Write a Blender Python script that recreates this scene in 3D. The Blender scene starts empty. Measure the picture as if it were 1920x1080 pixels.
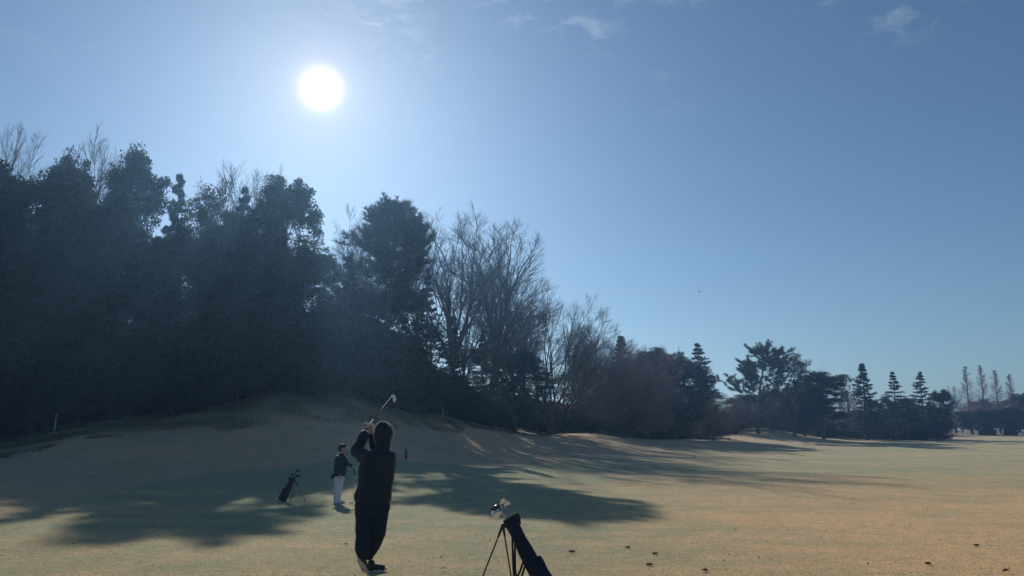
import bpy, bmesh, math, random
import numpy as np
from mathutils import Vector, Matrix, noise

random.seed(7)
rng = np.random.default_rng(11)
sc = bpy.context.scene
COL = sc.collection

# ------------------------------------------------------------------ camera
CAM_H, FOC, HORIZON = 1.53, 1507.0, 820.0
PITCH = math.atan((HORIZON - 540.0) / FOC)
cam_data = bpy.data.cameras.new("camera")
cam = bpy.data.objects.new("camera", cam_data)
COL.objects.link(cam)
cam.location = (0, 0, CAM_H)
cam.rotation_euler = (math.radians(90) + PITCH, 0, 0)
cam_data.sensor_width = 36.0
cam_data.lens = 36.0 * FOC / 1920.0
cam_data.clip_start = 0.05
cam_data.clip_end = 6000
sc.camera = cam
CP, SP = math.cos(PITCH), math.sin(PITCH)


def ray(px, py):
    u, v = (px - 960.0) / FOC, (540.0 - py) / FOC
    return Vector((u, CP - v * SP, SP + v * CP))


def at(px, py, Y):
    """World point seen at photo pixel (px, py) at the depth Y in front of the camera."""
    d = ray(px, py)
    return Vector((0, 0, CAM_H)) + d * (Y / d.y)


# ------------------------------------------------------------------ sun and sky
sd = ray(602, 165).normalized()
SUN_EL = math.asin(sd.z)
SUN_AZ = math.atan2(sd.x, sd.y)
sun_data = bpy.data.lights.new("sun", 'SUN')
sun_data.energy = 3.1
sun_data.angle = math.radians(0.55)
sun_data.color = (1.0, 0.89, 0.76)
sun = bpy.data.objects.new("sun", sun_data)
COL.objects.link(sun)
sun.rotation_euler = sd.to_track_quat('Z', 'Y').to_euler()

world = bpy.data.worlds.new("World")
sc.world = world
world.use_nodes = True
wt = world.node_tree
wt.nodes.clear()


def nd(t, typ, **kw):
    n = t.nodes.new(typ)
    for k, v in kw.items():
        setattr(n, k, v)
    return n


def mth(t, op, a, b=None, clamp=False):
    n = t.nodes.new('ShaderNodeMath')
    n.operation = op
    n.use_clamp = clamp
    for i, s in enumerate((a, b)):
        if s is None:
            continue
        if isinstance(s, (int, float)):
            n.inputs[i].default_value = s
        else:
            t.links.new(s, n.inputs[i])
    return n.outputs[0]


def ramp(t, fac, stops):
    r = t.nodes.new('ShaderNodeValToRGB')
    els = r.color_ramp.elements
    while len(els) < len(stops):
        els.new(0.5)
    for e, (p, c) in zip(els, stops):
        e.position = p
        e.color = (*c, 1) if len(c) == 3 else c
    t.links.new(fac, r.inputs[0])
    return r.outputs[0]


def mixc(t, fac, a, b, blend='MIX'):
    n = t.nodes.new('ShaderNodeMix')
    n.data_type = 'RGBA'
    n.blend_type = blend
    n.clamp_factor = True
    for s, i in ((fac, 0), (a, 6), (b, 7)):
        if isinstance(s, (int, float)):
            n.inputs[i].default_value = s
        elif isinstance(s, tuple):
            n.inputs[i].default_value = (*s, 1)
        else:
            t.links.new(s, n.inputs[i])
    return n.outputs[2]


SKY_STRENGTH = 0.0500
wo = nd(wt, 'ShaderNodeOutputWorld')
bg = nd(wt, 'ShaderNodeBackground')
sky = nd(wt, 'ShaderNodeTexSky', sky_type='NISHITA')
sky.sun_disc = False
sky.sun_elevation = SUN_EL
sky.sun_rotation = SUN_AZ
sky.altitude = 100
sky.air_density = 1.0
sky.dust_density = 0.28
sky.ozone_density = 3.0
tc = nd(wt, 'ShaderNodeTexCoord')
nrm = nd(wt, 'ShaderNodeVectorMath', operation='NORMALIZE')
wt.links.new(tc.outputs['Generated'], nrm.inputs[0])
dotn = nd(wt, 'ShaderNodeVectorMath', operation='DOT_PRODUCT')
wt.links.new(nrm.outputs[0], dotn.inputs[0])
dotn.inputs[1].default_value = sd
ang = mth(wt, 'ARCCOSINE', mth(wt, 'MINIMUM', dotn.outputs['Value'], 0.9999999))
# sun disc and camera bloom, painted as a glow into the sky colour
e1 = mth(wt, 'MULTIPLY', mth(wt, 'EXPONENT', mth(wt, 'MULTIPLY', mth(wt, 'POWER', mth(wt, 'DIVIDE', ang, 0.0150), 1.8), -1.0)), 45.0)
e2 = mth(wt, 'MULTIPLY', mth(wt, 'EXPONENT', mth(wt, 'DIVIDE', ang, -0.045)), 6.5)
e3 = mth(wt, 'MULTIPLY', mth(wt, 'EXPONENT', mth(wt, 'DIVIDE', ang, -0.14)), 0.35)
glow = mth(wt, 'ADD', mth(wt, 'ADD', e1, e2), e3)
gl = nd(wt, 'ShaderNodeVectorMath', operation='SCALE')
gl.inputs[0].default_value = (1.0, 0.78, 0.56)
wt.links.new(glow, gl.inputs['Scale'])
# thin high wisps of cloud
mp = nd(wt, 'ShaderNodeMapping')
mp.inputs['Scale'].default_value = (1.0, 1.0, 2.2)
mp.inputs['Rotation'].default_value = (0.3, 0.35, 0)
wt.links.new(nrm.outputs[0], mp.inputs[0])
n1 = nd(wt, 'ShaderNodeTexNoise')
n1.inputs['Scale'].default_value = 26.0
n1.inputs['Detail'].default_value = 8
n1.inputs['Roughness'].default_value = 0.62
n1.inputs['Distortion'].default_value = 0.6
wt.links.new(mp.outputs[0], n1.inputs[0])
n2 = nd(wt, 'ShaderNodeTexNoise')
n2.inputs['Scale'].default_value = 5.0
n2.inputs['Detail'].default_value = 2
wt.links.new(mp.outputs[0], n2.inputs[0])
sepw = nd(wt, 'ShaderNodeSeparateXYZ')
wt.links.new(nrm.outputs[0], sepw.inputs[0])
high = mth(wt, 'MULTIPLY', mth(wt, 'SUBTRACT', sepw.outputs[2], 0.36), 8.0, clamp=True)
cm = mth(wt, 'MULTIPLY', mth(wt, 'SUBTRACT', n1.outputs[0], 0.50), 3.0, clamp=True)
cm2 = mth(wt, 'MULTIPLY', mth(wt, 'SUBTRACT', n2.outputs[0], 0.50), 6.0, clamp=True)
cloud = mth(wt, 'MULTIPLY', mth(wt, 'MULTIPLY', cm, cm2), mth(wt, 'MULTIPLY', high, 0.8))
skyt = mixc(wt, 1.0, sky.outputs[0], (0.82, 0.94, 1.00), 'MULTIPLY')
skyc = mixc(wt, cloud, skyt, (9.0, 10.0, 11.5))
tot = nd(wt, 'ShaderNodeVectorMath', operation='ADD')
wt.links.new(skyc, tot.inputs[0])
wt.links.new(gl.outputs[0], tot.inputs[1])
wt.links.new(tot.outputs[0], bg.inputs[0])
bg.inputs[1].default_value = SKY_STRENGTH
wt.links.new(bg.outputs[0], wo.inputs[0])

sc.view_settings.view_transform = 'Standard'
sc.view_settings.look = 'None'
sc.view_settings.gamma = 1
sc.view_settings.use_curve_mapping = False
sc.view_settings.exposure = 0.38
sc.render.engine = 'CYCLES'
cy = sc.cycles
cy.max_bounces = 5
cy.diffuse_bounces = 2
cy.glossy_bounces = 2
cy.transmission_bounces = 3
cy.transparent_max_bounces = 6
cy.volume_bounces = 0
cy.use_denoising = True


# ------------------------------------------------------------------ helpers
def tag(o, label=None, cat=None, group=None, kind=None):
    if label:
        o['label'] = label
    if cat:
        o['category'] = cat
    if group:
        o['group'] = group
    if kind:
        o['kind'] = kind
    return o


def empty(name, loc=(0, 0, 0), rz=0.0):
    o = bpy.data.objects.new(name, None)
    COL.objects.link(o)
    o.location = loc
    o.rotation_euler = (0, 0, rz)
    o.empty_display_size = 0.3
    return o


def link(name, me, mat=None, parent=None):
    if mat is not None and not me.materials:
        me.materials.append(mat)
    o = bpy.data.objects.new(name, me)
    COL.objects.link(o)
    if parent:
        o.parent = parent
    return o


def np_mesh(name, V, F, smooth=True):
    """V (n,3); F (m,k) all of one size."""
    me = bpy.data.meshes.new(name)
    V = np.asarray(V, dtype=np.float32)
    F = np.asarray(F, dtype=np.int32)
    me.vertices.add(len(V))
    me.vertices.foreach_set('co', V.ravel())
    k = F.shape[1]
    me.loops.add(F.size)
    me.loops.foreach_set('vertex_index', F.ravel())
    me.polygons.add(len(F))
    me.polygons.foreach_set('loop_start', np.arange(0, F.size, k, dtype=np.int32))
    me.polygons.foreach_set('loop_total', np.full(len(F), k, dtype=np.int32))
    me.polygons.foreach_set('use_smooth', np.full(len(F), smooth))
    me.update()
    me.validate()
    return me


# ------------------------------------------------------------------ materials
def mat_new(name):
    m = bpy.data.materials.new(name)
    m.use_nodes = True
    t = m.node_tree
    b = t.nodes['Principled BSDF']
    return m, t, b


def simple(name, col, rough=0.8, var=0.25, scale=40.0, metal=0.0, bump=0.0, sheen=0.0):
    m, t, b = mat_new(name)
    g = nd(t, 'ShaderNodeTexCoord')
    n = nd(t, 'ShaderNodeTexNoise')
    n.inputs['Scale'].default_value = scale
    n.inputs['Detail'].default_value = 4
    t.links.new(g.outputs['Object'], n.inputs[0])
    lo = tuple(c * (1 - var) for c in col)
    hi = tuple(min(1, c * (1 + var)) for c in col)
    t.links.new(ramp(t, n.outputs[0], [(0.3, lo), (0.7, hi)]), b.inputs['Base Color'])
    b.inputs['Roughness'].default_value = rough
    b.inputs['Metallic'].default_value = metal
    if not metal and max(col) < 0.05:
        b.inputs['Specular IOR Level'].default_value = 0.22
    if sheen:
        b.inputs['Sheen Weight'].default_value = sheen
        b.inputs['Sheen Roughness'].default_value = 0.4
    if bump:
        bp = nd(t, 'ShaderNodeBump')
        bp.inputs['Strength'].default_value = bump
        bp.inputs['Distance'].default_value = 0.01
        t.links.new(n.outputs[0], bp.inputs['Height'])
        t.links.new(bp.outputs[0], b.inputs['Normal'])
    return m


def leafmat(name, lo, hi, trans=0.35, scale=0.9, rough=0.6):
    m, t, b = mat_new(name)
    g = nd(t, 'ShaderNodeTexCoord')
    oi = nd(t, 'ShaderNodeObjectInfo')
    n = nd(t, 'ShaderNodeTexNoise')
    n.inputs['Scale'].default_value = scale
    n.inputs['Detail'].default_value = 3
    t.links.new(g.outputs['Object'], n.inputs[0])
    f = mth(t, 'ADD', n.outputs[0], mth(t, 'MULTIPLY', mth(t, 'SUBTRACT', oi.outputs['Random'], 0.5), 0.35))
    c = ramp(t, f, [(0.3, lo), (0.7, hi)])
    t.links.new(c, b.inputs['Base Color'])
    b.inputs['Roughness'].default_value = rough
    b.inputs['Specular IOR Level'].default_value = 0.3
    if trans:
        tr = nd(t, 'ShaderNodeBsdfTranslucent')
        t.links.new(c, tr.inputs[0])
        mx = nd(t, 'ShaderNodeMixShader')
        mx.inputs[0].default_value = trans
        t.links.new(b.outputs[0], mx.inputs[1])
        t.links.new(tr.outputs[0], mx.inputs[2])
        t.links.new(mx.outputs[0], t.nodes['Material Output'].inputs[0])
    return m


M_BARK = simple("bark", (0.075, 0.06, 0.05), 0.9, 0.35, 3.0)
M_BARKPALE = simple("pale_bark", (0.13, 0.115, 0.10), 0.9, 0.3, 3.0)
M_TWIG = simple("twig", (0.075, 0.062, 0.052), 0.8, 0.3, 1.0)
M_TWIGRED = simple("reddish_twig", (0.30, 0.19, 0.165), 0.8, 0.35, 0.6)
M_LEAF = leafmat("evergreen_leaf", (0.022, 0.036, 0.018), (0.045, 0.068, 0.028))
M_LEAF2 = leafmat("olive_leaf", (0.035, 0.043, 0.018), (0.07, 0.075, 0.032))
M_PINE = leafmat("pine_needle", (0.022, 0.045, 0.026), (0.045, 0.075, 0.04), 0.25)
M_CONIF = leafmat("conifer_foliage", (0.016, 0.034, 0.024), (0.034, 0.06, 0.038), 0.2)
M_BUSH = leafmat("bush_leaf", (0.025, 0.034, 0.018), (0.05, 0.055, 0.03), 0.3)

# ------------------------------------------------------------------ ground shape
ROWS = {  # photo column: [(depth in metres, photo row of the ground there)]
    -900: [(9, 1076), (14, 955), (20, 880), (28, 820), (40, 780), (60, 770)],
    -300: [(11, 1030), (16, 945), (24, 865), (32, 820), (42, 795), (56, 790)],
    0: [(15, 974), (22, 925), (30, 882), (38, 850), (46, 812), (58, 798)],
    130: [(20, 945), (27, 908), (35, 862), (41, 817), (47, 795), (58, 785)],
    250: [(26, 920), (33, 882), (40, 835), (45, 800), (51, 775), (57, 748), (64, 750)],
    400: [(32, 903), (37, 865), (42, 825), (46, 785), (51, 758), (56, 735), (62, 738)],
    540: [(35, 893), (40, 855), (45, 800), (49, 752), (54, 721), (60, 727)],
    640: [(38, 875), (42, 855), (46, 812), (50, 762), (55, 727), (61, 733)],
    740: [(40, 872), (46, 854), (51, 805), (55, 772), (60, 753), (67, 765)],
    860: [(42, 871), (50, 856), (57, 822), (62, 792), (67, 779), (75, 792)],
    920: [(43, 871), (54, 856), (64, 832), (70, 808), (76, 798), (84, 806)],
    975: [(44, 871), (58, 856), (72, 836), (80, 822), (87, 817), (95, 823)],
    1040: [(45, 872), (60, 857), (78, 836), (90, 820), (96, 816), (105, 821)],
    1110: [(46, 878), (60, 859), (80, 838), (94, 818), (101, 811), (111, 816)],
    1200: [(60, 861), (80, 843), (98, 829), (108, 821), (120, 826)],
    1300: [(60, 862), (80, 847), (100, 832), (114, 821), (126, 827)],
    1370: [(60, 863), (80, 849), (108, 833), (122, 825), (135, 829), (150, 806), (170, 812)],
    1440: [(60, 864), (80, 850), (110, 836), (126, 829), (138, 831), (150, 794), (170, 800)],
    1510: [(60, 865), (80, 851), (110, 838), (130, 831), (142, 830), (158, 815), (175, 817)],
    1600: [(60, 866), (100, 843), (150, 829), (200, 821)],
    1900: [(60, 868), (100, 843), (150, 830), (220, 819)],
    2600: [(60, 868), (100, 843), (150, 830), (220, 819)],
}
row_az, row_prof = [], []
for px, pts in sorted(ROWS.items()):
    p = at(px, 850, 50)
    row_az.append(math.atan2(p.x, p.y))
    prof = [(0.0, 0.0), (min(9.0, pts[0][0] * 0.75), 0.0)]
    if pts[0][0] > 26:
        prof.append((22.5, -0.26))
    for Y, py in pts:
        prof.append((Y, at(px, py, Y).z))
    last = prof[-1][1]
    if px < 1150:
        prof += [(prof[-1][0] + 16, last + 1.5), (prof[-1][0] + 45, last + 6.5), (prof[-1][0] + 110, last + 7)]
    else:
        prof += [(prof[-1][0] + 30, last * 0.8 + 0.6), (prof[-1][0] + 110, last + 3.0)]
    prof.append((700, 6))
    prof.append((4000, 1.0))
    row_prof.append(np.array(prof))
row_az = np.array(row_az)
AZ = np.radians(np.concatenate([np.arange(-180, -40, 2.5), np.arange(-40, 40, 0.25), np.arange(40, 180.1, 2.5)]))
RR = np.concatenate([[0.02], np.geomspace(0.8, 250, 330), np.geomspace(262, 900, 22)])
azc = np.clip(AZ, row_az[0], row_az[-1])
Zrow = np.stack([[np.interp(r * math.cos(min(max(a, row_az[0]), row_az[-1])), p[:, 0], p[:, 1]) for r in RR]
                 for a, p in zip(row_az, row_prof)])          # rows x radii
idx = np.clip(np.searchsorted(row_az, azc) - 1, 0, len(row_az) - 2)
tt = (azc - row_az[idx]) / (row_az[idx + 1] - row_az[idx])
tt = (tt * tt * (3 - 2 * tt))[:, None] * 0.5 + tt[:, None] * 0.5
Z = Zrow[idx] * (1 - tt) + Zrow[idx + 1] * tt                 # az x radii


def blur(A, n, axis):
    k = np.exp(-0.5 * (np.arange(-3 * n, 3 * n + 1) / n) ** 2)
    k /= k.sum()
    P = np.pad(A, [(3 * n, 3 * n) if i == axis else (0, 0) for i in range(2)], mode='edge')
    return np.apply_along_axis(lambda v: np.convolve(v, k, 'valid'), axis, P)


Z = blur(Z, 3, 1)
Z = blur(Z, 4, 0)
back = np.clip((np.abs(AZ) - math.radians(70)) / math.radians(50), 0, 1)[:, None]
Z = Z * (1 - back * back * (3 - 2 * back))
Xg = RR[None, :] * np.sin(AZ)[:, None]
Yg = RR[None, :] * np.cos(AZ)[:, None]


def undul(x, y):
    r = math.hypot(x, y)
    a = min(1.0, max(0.0, (r - 26) / 30)) * min(1.0, max(0.0, (300 - r) / 100))
    if a <= 0:
        return 0.0
    return a * (0.30 * noise.noise(Vector((x / 13, y / 13, 3))) + 0.10 * noise.noise(Vector((x / 4.5, y / 4.5, 7))))


Z += np.array([[undul(Xg[i, j], Yg[i, j]) for j in range(len(RR))] for i in range(len(AZ))])
lnR = np.log(RR[1:])


def H(x, y):
    r, a = math.hypot(x, y), math.atan2(x, y)
    i = min(max(int(np.searchsorted(AZ, a)) - 1, 0), len(AZ) - 2)
    j = min(max(int(np.searchsorted(RR, r)) - 1, 0), len(RR) - 2)
    s = (a - AZ[i]) / (AZ[i + 1] - AZ[i])
    t = (r - RR[j]) / (RR[j + 1] - RR[j])
    return float((Z[i, j] * (1 - s) + Z[i + 1, j] * s) * (1 - t) + (Z[i, j + 1] * (1 - s) + Z[i + 1, j + 1] * s) * t)


def smooth01(v, a, b):
    t = np.clip((v - a) / (b - a), 0, 1)
    return t * t * (3 - 2 * t)


# mowing line between fairway (1) and rough (0), and the leaf-strewn wood floor (2nd attribute)
fl = np.array([(at(px, 850, 50).x / 50, Y) for px, Y in
               [(-900, 7.5), (-300, 11), (0, 15), (130, 21), (250, 27), (400, 33.5), (540, 36.5), (640, 40), (740, 43), (860, 43), (960, 44),
                (1030, 48), (1080, 56), (1200, 70), (1300, 84), (1400, 96), (1600, 150), (1900, 215), (2600, 215)]])
wl = np.array([(at(px, 850, 50).x / 50, Y) for px, Y in
               [(-900, 26), (-300, 31), (0, 34.5), (130, 41), (250, 44), (400, 44.5), (540, 47.5), (640, 49), (740, 52.5), (860, 60),
                (960, 84), (1100, 106), (1300, 122), (1600, 235), (2600, 260)]])


def masks(x, y):
    u = np.where(y > 0.5, x / np.maximum(y, 0.5), np.sign(x) * 2)
    f = 1 - smooth01(y - np.interp(u, fl[:, 0], fl[:, 1]), -0.25, 0.25)
    w = smooth01(y - np.interp(u, wl[:, 0], wl[:, 1]), -2.5, 3.0)
    f = np.where(y < 0.5, 1, f)
    w = np.where(y < 0.5, 0, w)
    return f, w


nA, nR = len(AZ), len(RR)
V = np.stack([Xg, Yg, Z], -1).reshape(-1, 3)
ii, jj = np.meshgrid(np.arange(nA - 1), np.arange(nR - 1), indexing='ij')
a = (ii * nR + jj).ravel()
F = np.stack([a, a + 1, a + nR + 1, a + nR], -1)
gm = np_mesh("ground", V, F)
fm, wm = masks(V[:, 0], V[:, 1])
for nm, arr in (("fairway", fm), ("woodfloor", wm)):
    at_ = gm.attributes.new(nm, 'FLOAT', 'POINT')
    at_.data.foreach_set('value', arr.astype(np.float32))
if gm.polygons[len(gm.polygons) // 2].normal.z < 0:
    gm.flip_normals()

# ---- turf colours, shared by the ground sheet and the blades
FAIR_G = (0.225, 0.285, 0.165)
FAIR_B = (0.660, 0.450, 0.245)
ROUGH_A = (0.330, 0.275, 0.200)
ROUGH_B = (0.580, 0.370, 0.215)
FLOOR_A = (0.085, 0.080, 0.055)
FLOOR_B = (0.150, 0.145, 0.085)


def turf_colour(t):
    geo = nd(t, 'ShaderNodeNewGeometry')
    sp = nd(t, 'ShaderNodeSeparateXYZ')
    t.links.new(geo.outputs['Position'], sp.inputs[0])
    def noise_at(scale, detail=4, dist=0.0, sx=1, sy=1):
        m = nd(t, 'ShaderNodeMapping')
        m.inputs['Scale'].default_value = (sx, sy, 1)
        t.links.new(geo.outputs['Position'], m.inputs[0])
        n = nd(t, 'ShaderNodeTexNoise')
        n.inputs['Scale'].default_value = scale
        n.inputs['Detail'].default_value = detail
        n.inputs['Distortion'].default_value = dist
        t.links.new(m.outputs[0], n.inputs[0])
        return n.outputs[0]
    big = noise_at(0.13, 4, 0.6, 0.6, 1.2)
    mid = noise_at(0.9, 4, 0.3)
    fine = noise_at(38.0, 6)
    # the fairway browns towards the right
    side = mth(t, 'MINIMUM', mth(t, 'MAXIMUM', mth(t, 'MULTIPLY', mth(t, 'SUBTRACT', sp.outputs[0], 1.2), 0.085), -0.06), 0.42)
    near = mth(t, 'MAXIMUM', mth(t, 'MULTIPLY', mth(t, 'SUBTRACT', sp.outputs[1], 8.0), -0.0145), -0.55)
    f = mth(t, 'ADD', mth(t, 'ADD', mth(t, 'MULTIPLY', big, 1.0), mth(t, 'MULTIPLY', mid, 0.8)), mth(t, 'ADD', side, near))
    fair = ramp(t, mth(t, 'MULTIPLY', f, 0.7), [(0.42, FAIR_G), (0.84, FAIR_B)])
    rough = ramp(t, mth(t, 'ADD', mth(t, 'MULTIPLY', big, 0.6), mth(t, 'MULTIPLY', mid, 0.5)), [(0.38, ROUGH_A), (0.72, ROUGH_B)])
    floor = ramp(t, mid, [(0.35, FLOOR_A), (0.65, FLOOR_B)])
    return geo, fair, rough, floor, fine, mid


m_g, t, b = mat_new("turf")
geo, fair, rough, floor, fine, mid = turf_colour(t)
af = nd(t, 'ShaderNodeAttribute', attribute_name="fairway")
aw = nd(t, 'ShaderNodeAttribute', attribute_name="woodfloor")
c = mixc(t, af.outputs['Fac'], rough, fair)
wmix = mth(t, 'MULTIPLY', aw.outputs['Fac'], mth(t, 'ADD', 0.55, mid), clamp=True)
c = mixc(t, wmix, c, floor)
clump = nd(t, 'ShaderNodeTexNoise')
clump.inputs['Scale'].default_value = 5.5
clump.inputs['Detail'].default_value = 5
clump.inputs['Roughness'].default_value = 0.65
t.links.new(geo.outputs['Position'], clump.inputs[0])
c = mixc(t, 1.0, c, ramp(t, clump.outputs[0], [(0.34, (0.70, 0.78, 0.70)), (0.52, (1.0, 1.0, 1.0)), (0.68, (1.22, 1.16, 1.10))]), 'MULTIPLY')
c = mixc(t, 1.0, c, ramp(t, fine, [(0.30, (0.40, 0.40, 0.37)), (0.5, (1.0, 1.0, 1.0)), (0.70, (1.6, 1.55, 1.45))]), 'MULTIPLY')
vor = nd(t, 'ShaderNodeTexVoronoi')
vor.inputs['Scale'].default_value = 2.2
t.links.new(geo.outputs['Position'], vor.inputs[0])
spot = mth(t, 'LESS_THAN', vor.outputs['Distance'], 0.035)
c = mixc(t, mth(t, 'MULTIPLY', spot, 0.6), c, (0.05, 0.035, 0.02))
t.links.new(c, b.inputs['Base Color'])
b.inputs['Roughness'].default_value = 0.9
b.inputs['Specular IOR Level'].default_value = 0.15
b.inputs['Sheen Weight'].default_value = 0.35
b.inputs['Sheen Roughness'].default_value = 0.5
b.inputs['Sheen Tint'].default_value = (1.0, 0.85, 0.62, 1)
bn = nd(t, 'ShaderNodeTexNoise')
bn.inputs['Scale'].default_value = 14.0
bn.inputs['Detail'].default_value = 6
bn.inputs['Roughness'].default_value = 0.7
t.links.new(geo.outputs['Position'], bn.inputs[0])
bp = nd(t, 'ShaderNodeBump')
bp.inputs['Strength'].default_value = 0.8
bp.inputs['Distance'].default_value = 0.06
t.links.new(bn.outputs[0], bp.inputs['Height'])
t.links.new(bp.outputs[0], b.inputs['Normal'])
ground = link("ground", gm, m_g)
tag(ground, kind='structure')
ground['label'] = "mown winter fairway turf rising into rough mounds at the wood edge"

SEED = 5
# ------------------------------------------------------------------ tree building blocks
def norm(v):
    return v / np.maximum(np.linalg.norm(v, axis=-1, keepdims=True), 1e-9)


def grow(start, dirs, lens, n, wander, up):
    """(B,3),(B,3),(B,) -> points (B,n+1,3), dirs (B,n+1,3)"""
    P, D = [start], [dirs]
    p, d = start, dirs
    for i in range(n):
        d = norm(d + rng.normal(0, wander, d.shape) + np.array([0, 0, up]))
        p = p + d * (lens / n)[:, None]
        P.append(p)
        D.append(d)
    return np.stack(P, 1), np.stack(D, 1)


def sprout(P, D, R0, R1, k, tmin, tmax, ang, angv=0.2, tip=False):
    """k children on each branch; returns start, dir, parent radius there, t, parent index"""
    B, n = P.shape[0], P.shape[1] - 1
    t = tmin + (tmax - tmin) * (np.arange(k)[None, :] + rng.random((B, k))) / k
    if tip:
        t[:, -1] = 1.0
    f = np.clip(t * n, 0, n - 1e-4)
    i = f.astype(int)
    w = (f - i)[..., None]
    bi = np.arange(B)[:, None]
    S = P[bi, i] * (1 - w) + P[bi, i + 1] * w
    T = norm(D[bi, i] * (1 - w) + D[bi, i + 1] * w)
    az = (np.arange(k)[None, :] * 2.4 + rng.random((B, 1)) * 6.28 + rng.normal(0, 0.4, (B, k)))
    ref = np.where(np.abs(T[..., 2:3]) > 0.9, np.array([1.0, 0, 0]), np.array([0, 0, 1.0]))
    U = norm(np.cross(T, ref))
    W = np.cross(T, U)
    an = ang + rng.normal(0, angv, (B, k))
    if tip:
        an[:, -1] *= 0.3
    side = U * np.cos(az)[..., None] + W * np.sin(az)[..., None]
    nd_ = T * np.cos(an)[..., None] + side * np.sin(an)[..., None]
    R = R0[:, None] * (1 - t) + R1[:, None] * t
    return S.reshape(-1, 3), norm(nd_).reshape(-1, 3), R.ravel(), t.ravel(), np.repeat(np.arange(B), k)


def tubes(P, R0, R1, sides, pw=1.0):
    """P (B,n,3) -> verts, quads"""
    B, n = P.shape[0], P.shape[1]
    T = norm(P[:, -1] - P[:, 0])
    ref = np.where(np.abs(T[:, 2:3]) > 0.8, np.array([1.0, 0.1, 0]), np.array([0, 0, 1.0]))
    U = norm(np.cross(T, ref))
    W = np.cross(T, U)
    a = np.arange(sides) / sides * 2 * np.pi
    ring = U[:, None, :] * np.cos(a)[None, :, None] + W[:, None, :] * np.sin(a)[None, :, None]
    s = (np.arange(n) / (n - 1)) ** pw
    r = R0[:, None] * (1 - s) + R1[:, None] * s
    V = P[:, :, None, :] + ring[:, None] * r[:, :, None, None]
    base = (np.arange(B) * n * sides)[:, None, None]
    j = np.arange(n - 1)[None, :, None] * sides
    q = np.arange(sides)[None, None, :]
    q2 = (q + 1) % sides
    F = np.stack([base + j + q, base + j + q2, base + j + sides + q2, base + j + sides + q], -1)
    return V.reshape(-1, 3), F.reshape(-1, 4)


def join(parts):
    Vs, Fs, off = [], [], 0
    for v, f in parts:
        Vs.append(v)
        Fs.append(f + off)
        off += len(v)
    return np.concatenate(Vs), np.concatenate(Fs)


def leaves(C, size, flat=0.0, aspect=0.55, vary=0.4):
    """quads of about `size` at C with random facing"""
    n = len(C)
    N = norm(rng.normal(0, 1, (n, 3)) + np.array([0, 0, flat]))
    A = norm(np.cross(N, rng.normal(0, 1, (n, 3))))
    Bv = np.cross(N, A)
    s = size * (1 - vary + 2 * vary * rng.random(n))[:, None]
    A, Bv, N = A * s, Bv * s * aspect, N * s * 0.15
    V = np.stack([C - A, C + Bv * 0.9 - N, C + A, C - Bv * 0.9 - N], 1).reshape(-1, 3)
    F = np.arange(4 * n).reshape(-1, 4)
    return V, F


def blades(C, Dr, ln, wd):
    """thin needle quads from C along Dr"""
    n = len(C)
    S = norm(np.cross(Dr, rng.normal(0, 1, (n, 3)))) * wd
    E = C + Dr * (ln * (0.7 + 0.6 * rng.random(n)))[:, None]
    V = np.stack([C - S, C + S, E + S * 0.3, E - S * 0.3], 1).reshape(-1, 3)
    return V, np.arange(4 * n).reshape(-1, 4)


def one(v):
    return np.array([v], dtype=float)


def make_tree(name, trunk_parts, crown_parts, tm, cmat):
    global rng
    rng = np.random.default_rng(sum(ord(c) * (i + 3) for i, c in enumerate(name)) + SEED)
    tv, tf = join(trunk_parts)
    cv, cf = join(crown_parts)
    a = np_mesh(name + "_trunk", tv, tf)
    a.materials.append(tm)
    b_ = np_mesh(name + "_crown", cv, cf, smooth=False)
    b_.materials.append(cmat)
    top = max(tv[:, 2].max(), np.percentile(cv[:, 2], 99.9))
    rad = np.percentile(np.hypot(cv[:, 0], cv[:, 1]), 93)
    return dict(trunk=a, crown=b_, h=float(top), r=float(rad))


def env_dist(S, d, H0, env):
    """distance from S along d to the crown's ellipsoid"""
    sc_ = np.array([1 / (env[0] * H0), 1 / (env[0] * H0), 1 / (env[1] * H0)])
    o_ = (S - np.array([0, 0, env[2] * H0])) * sc_
    v_ = d * sc_
    a = (v_ * v_).sum(-1)
    b_ = (o_ * v_).sum(-1)
    c_ = (o_ * o_).sum(-1) - 1
    return np.maximum((-b_ + np.sqrt(np.maximum(b_ * b_ - a * c_, 0))) / a, 0.02 * H0)


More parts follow.
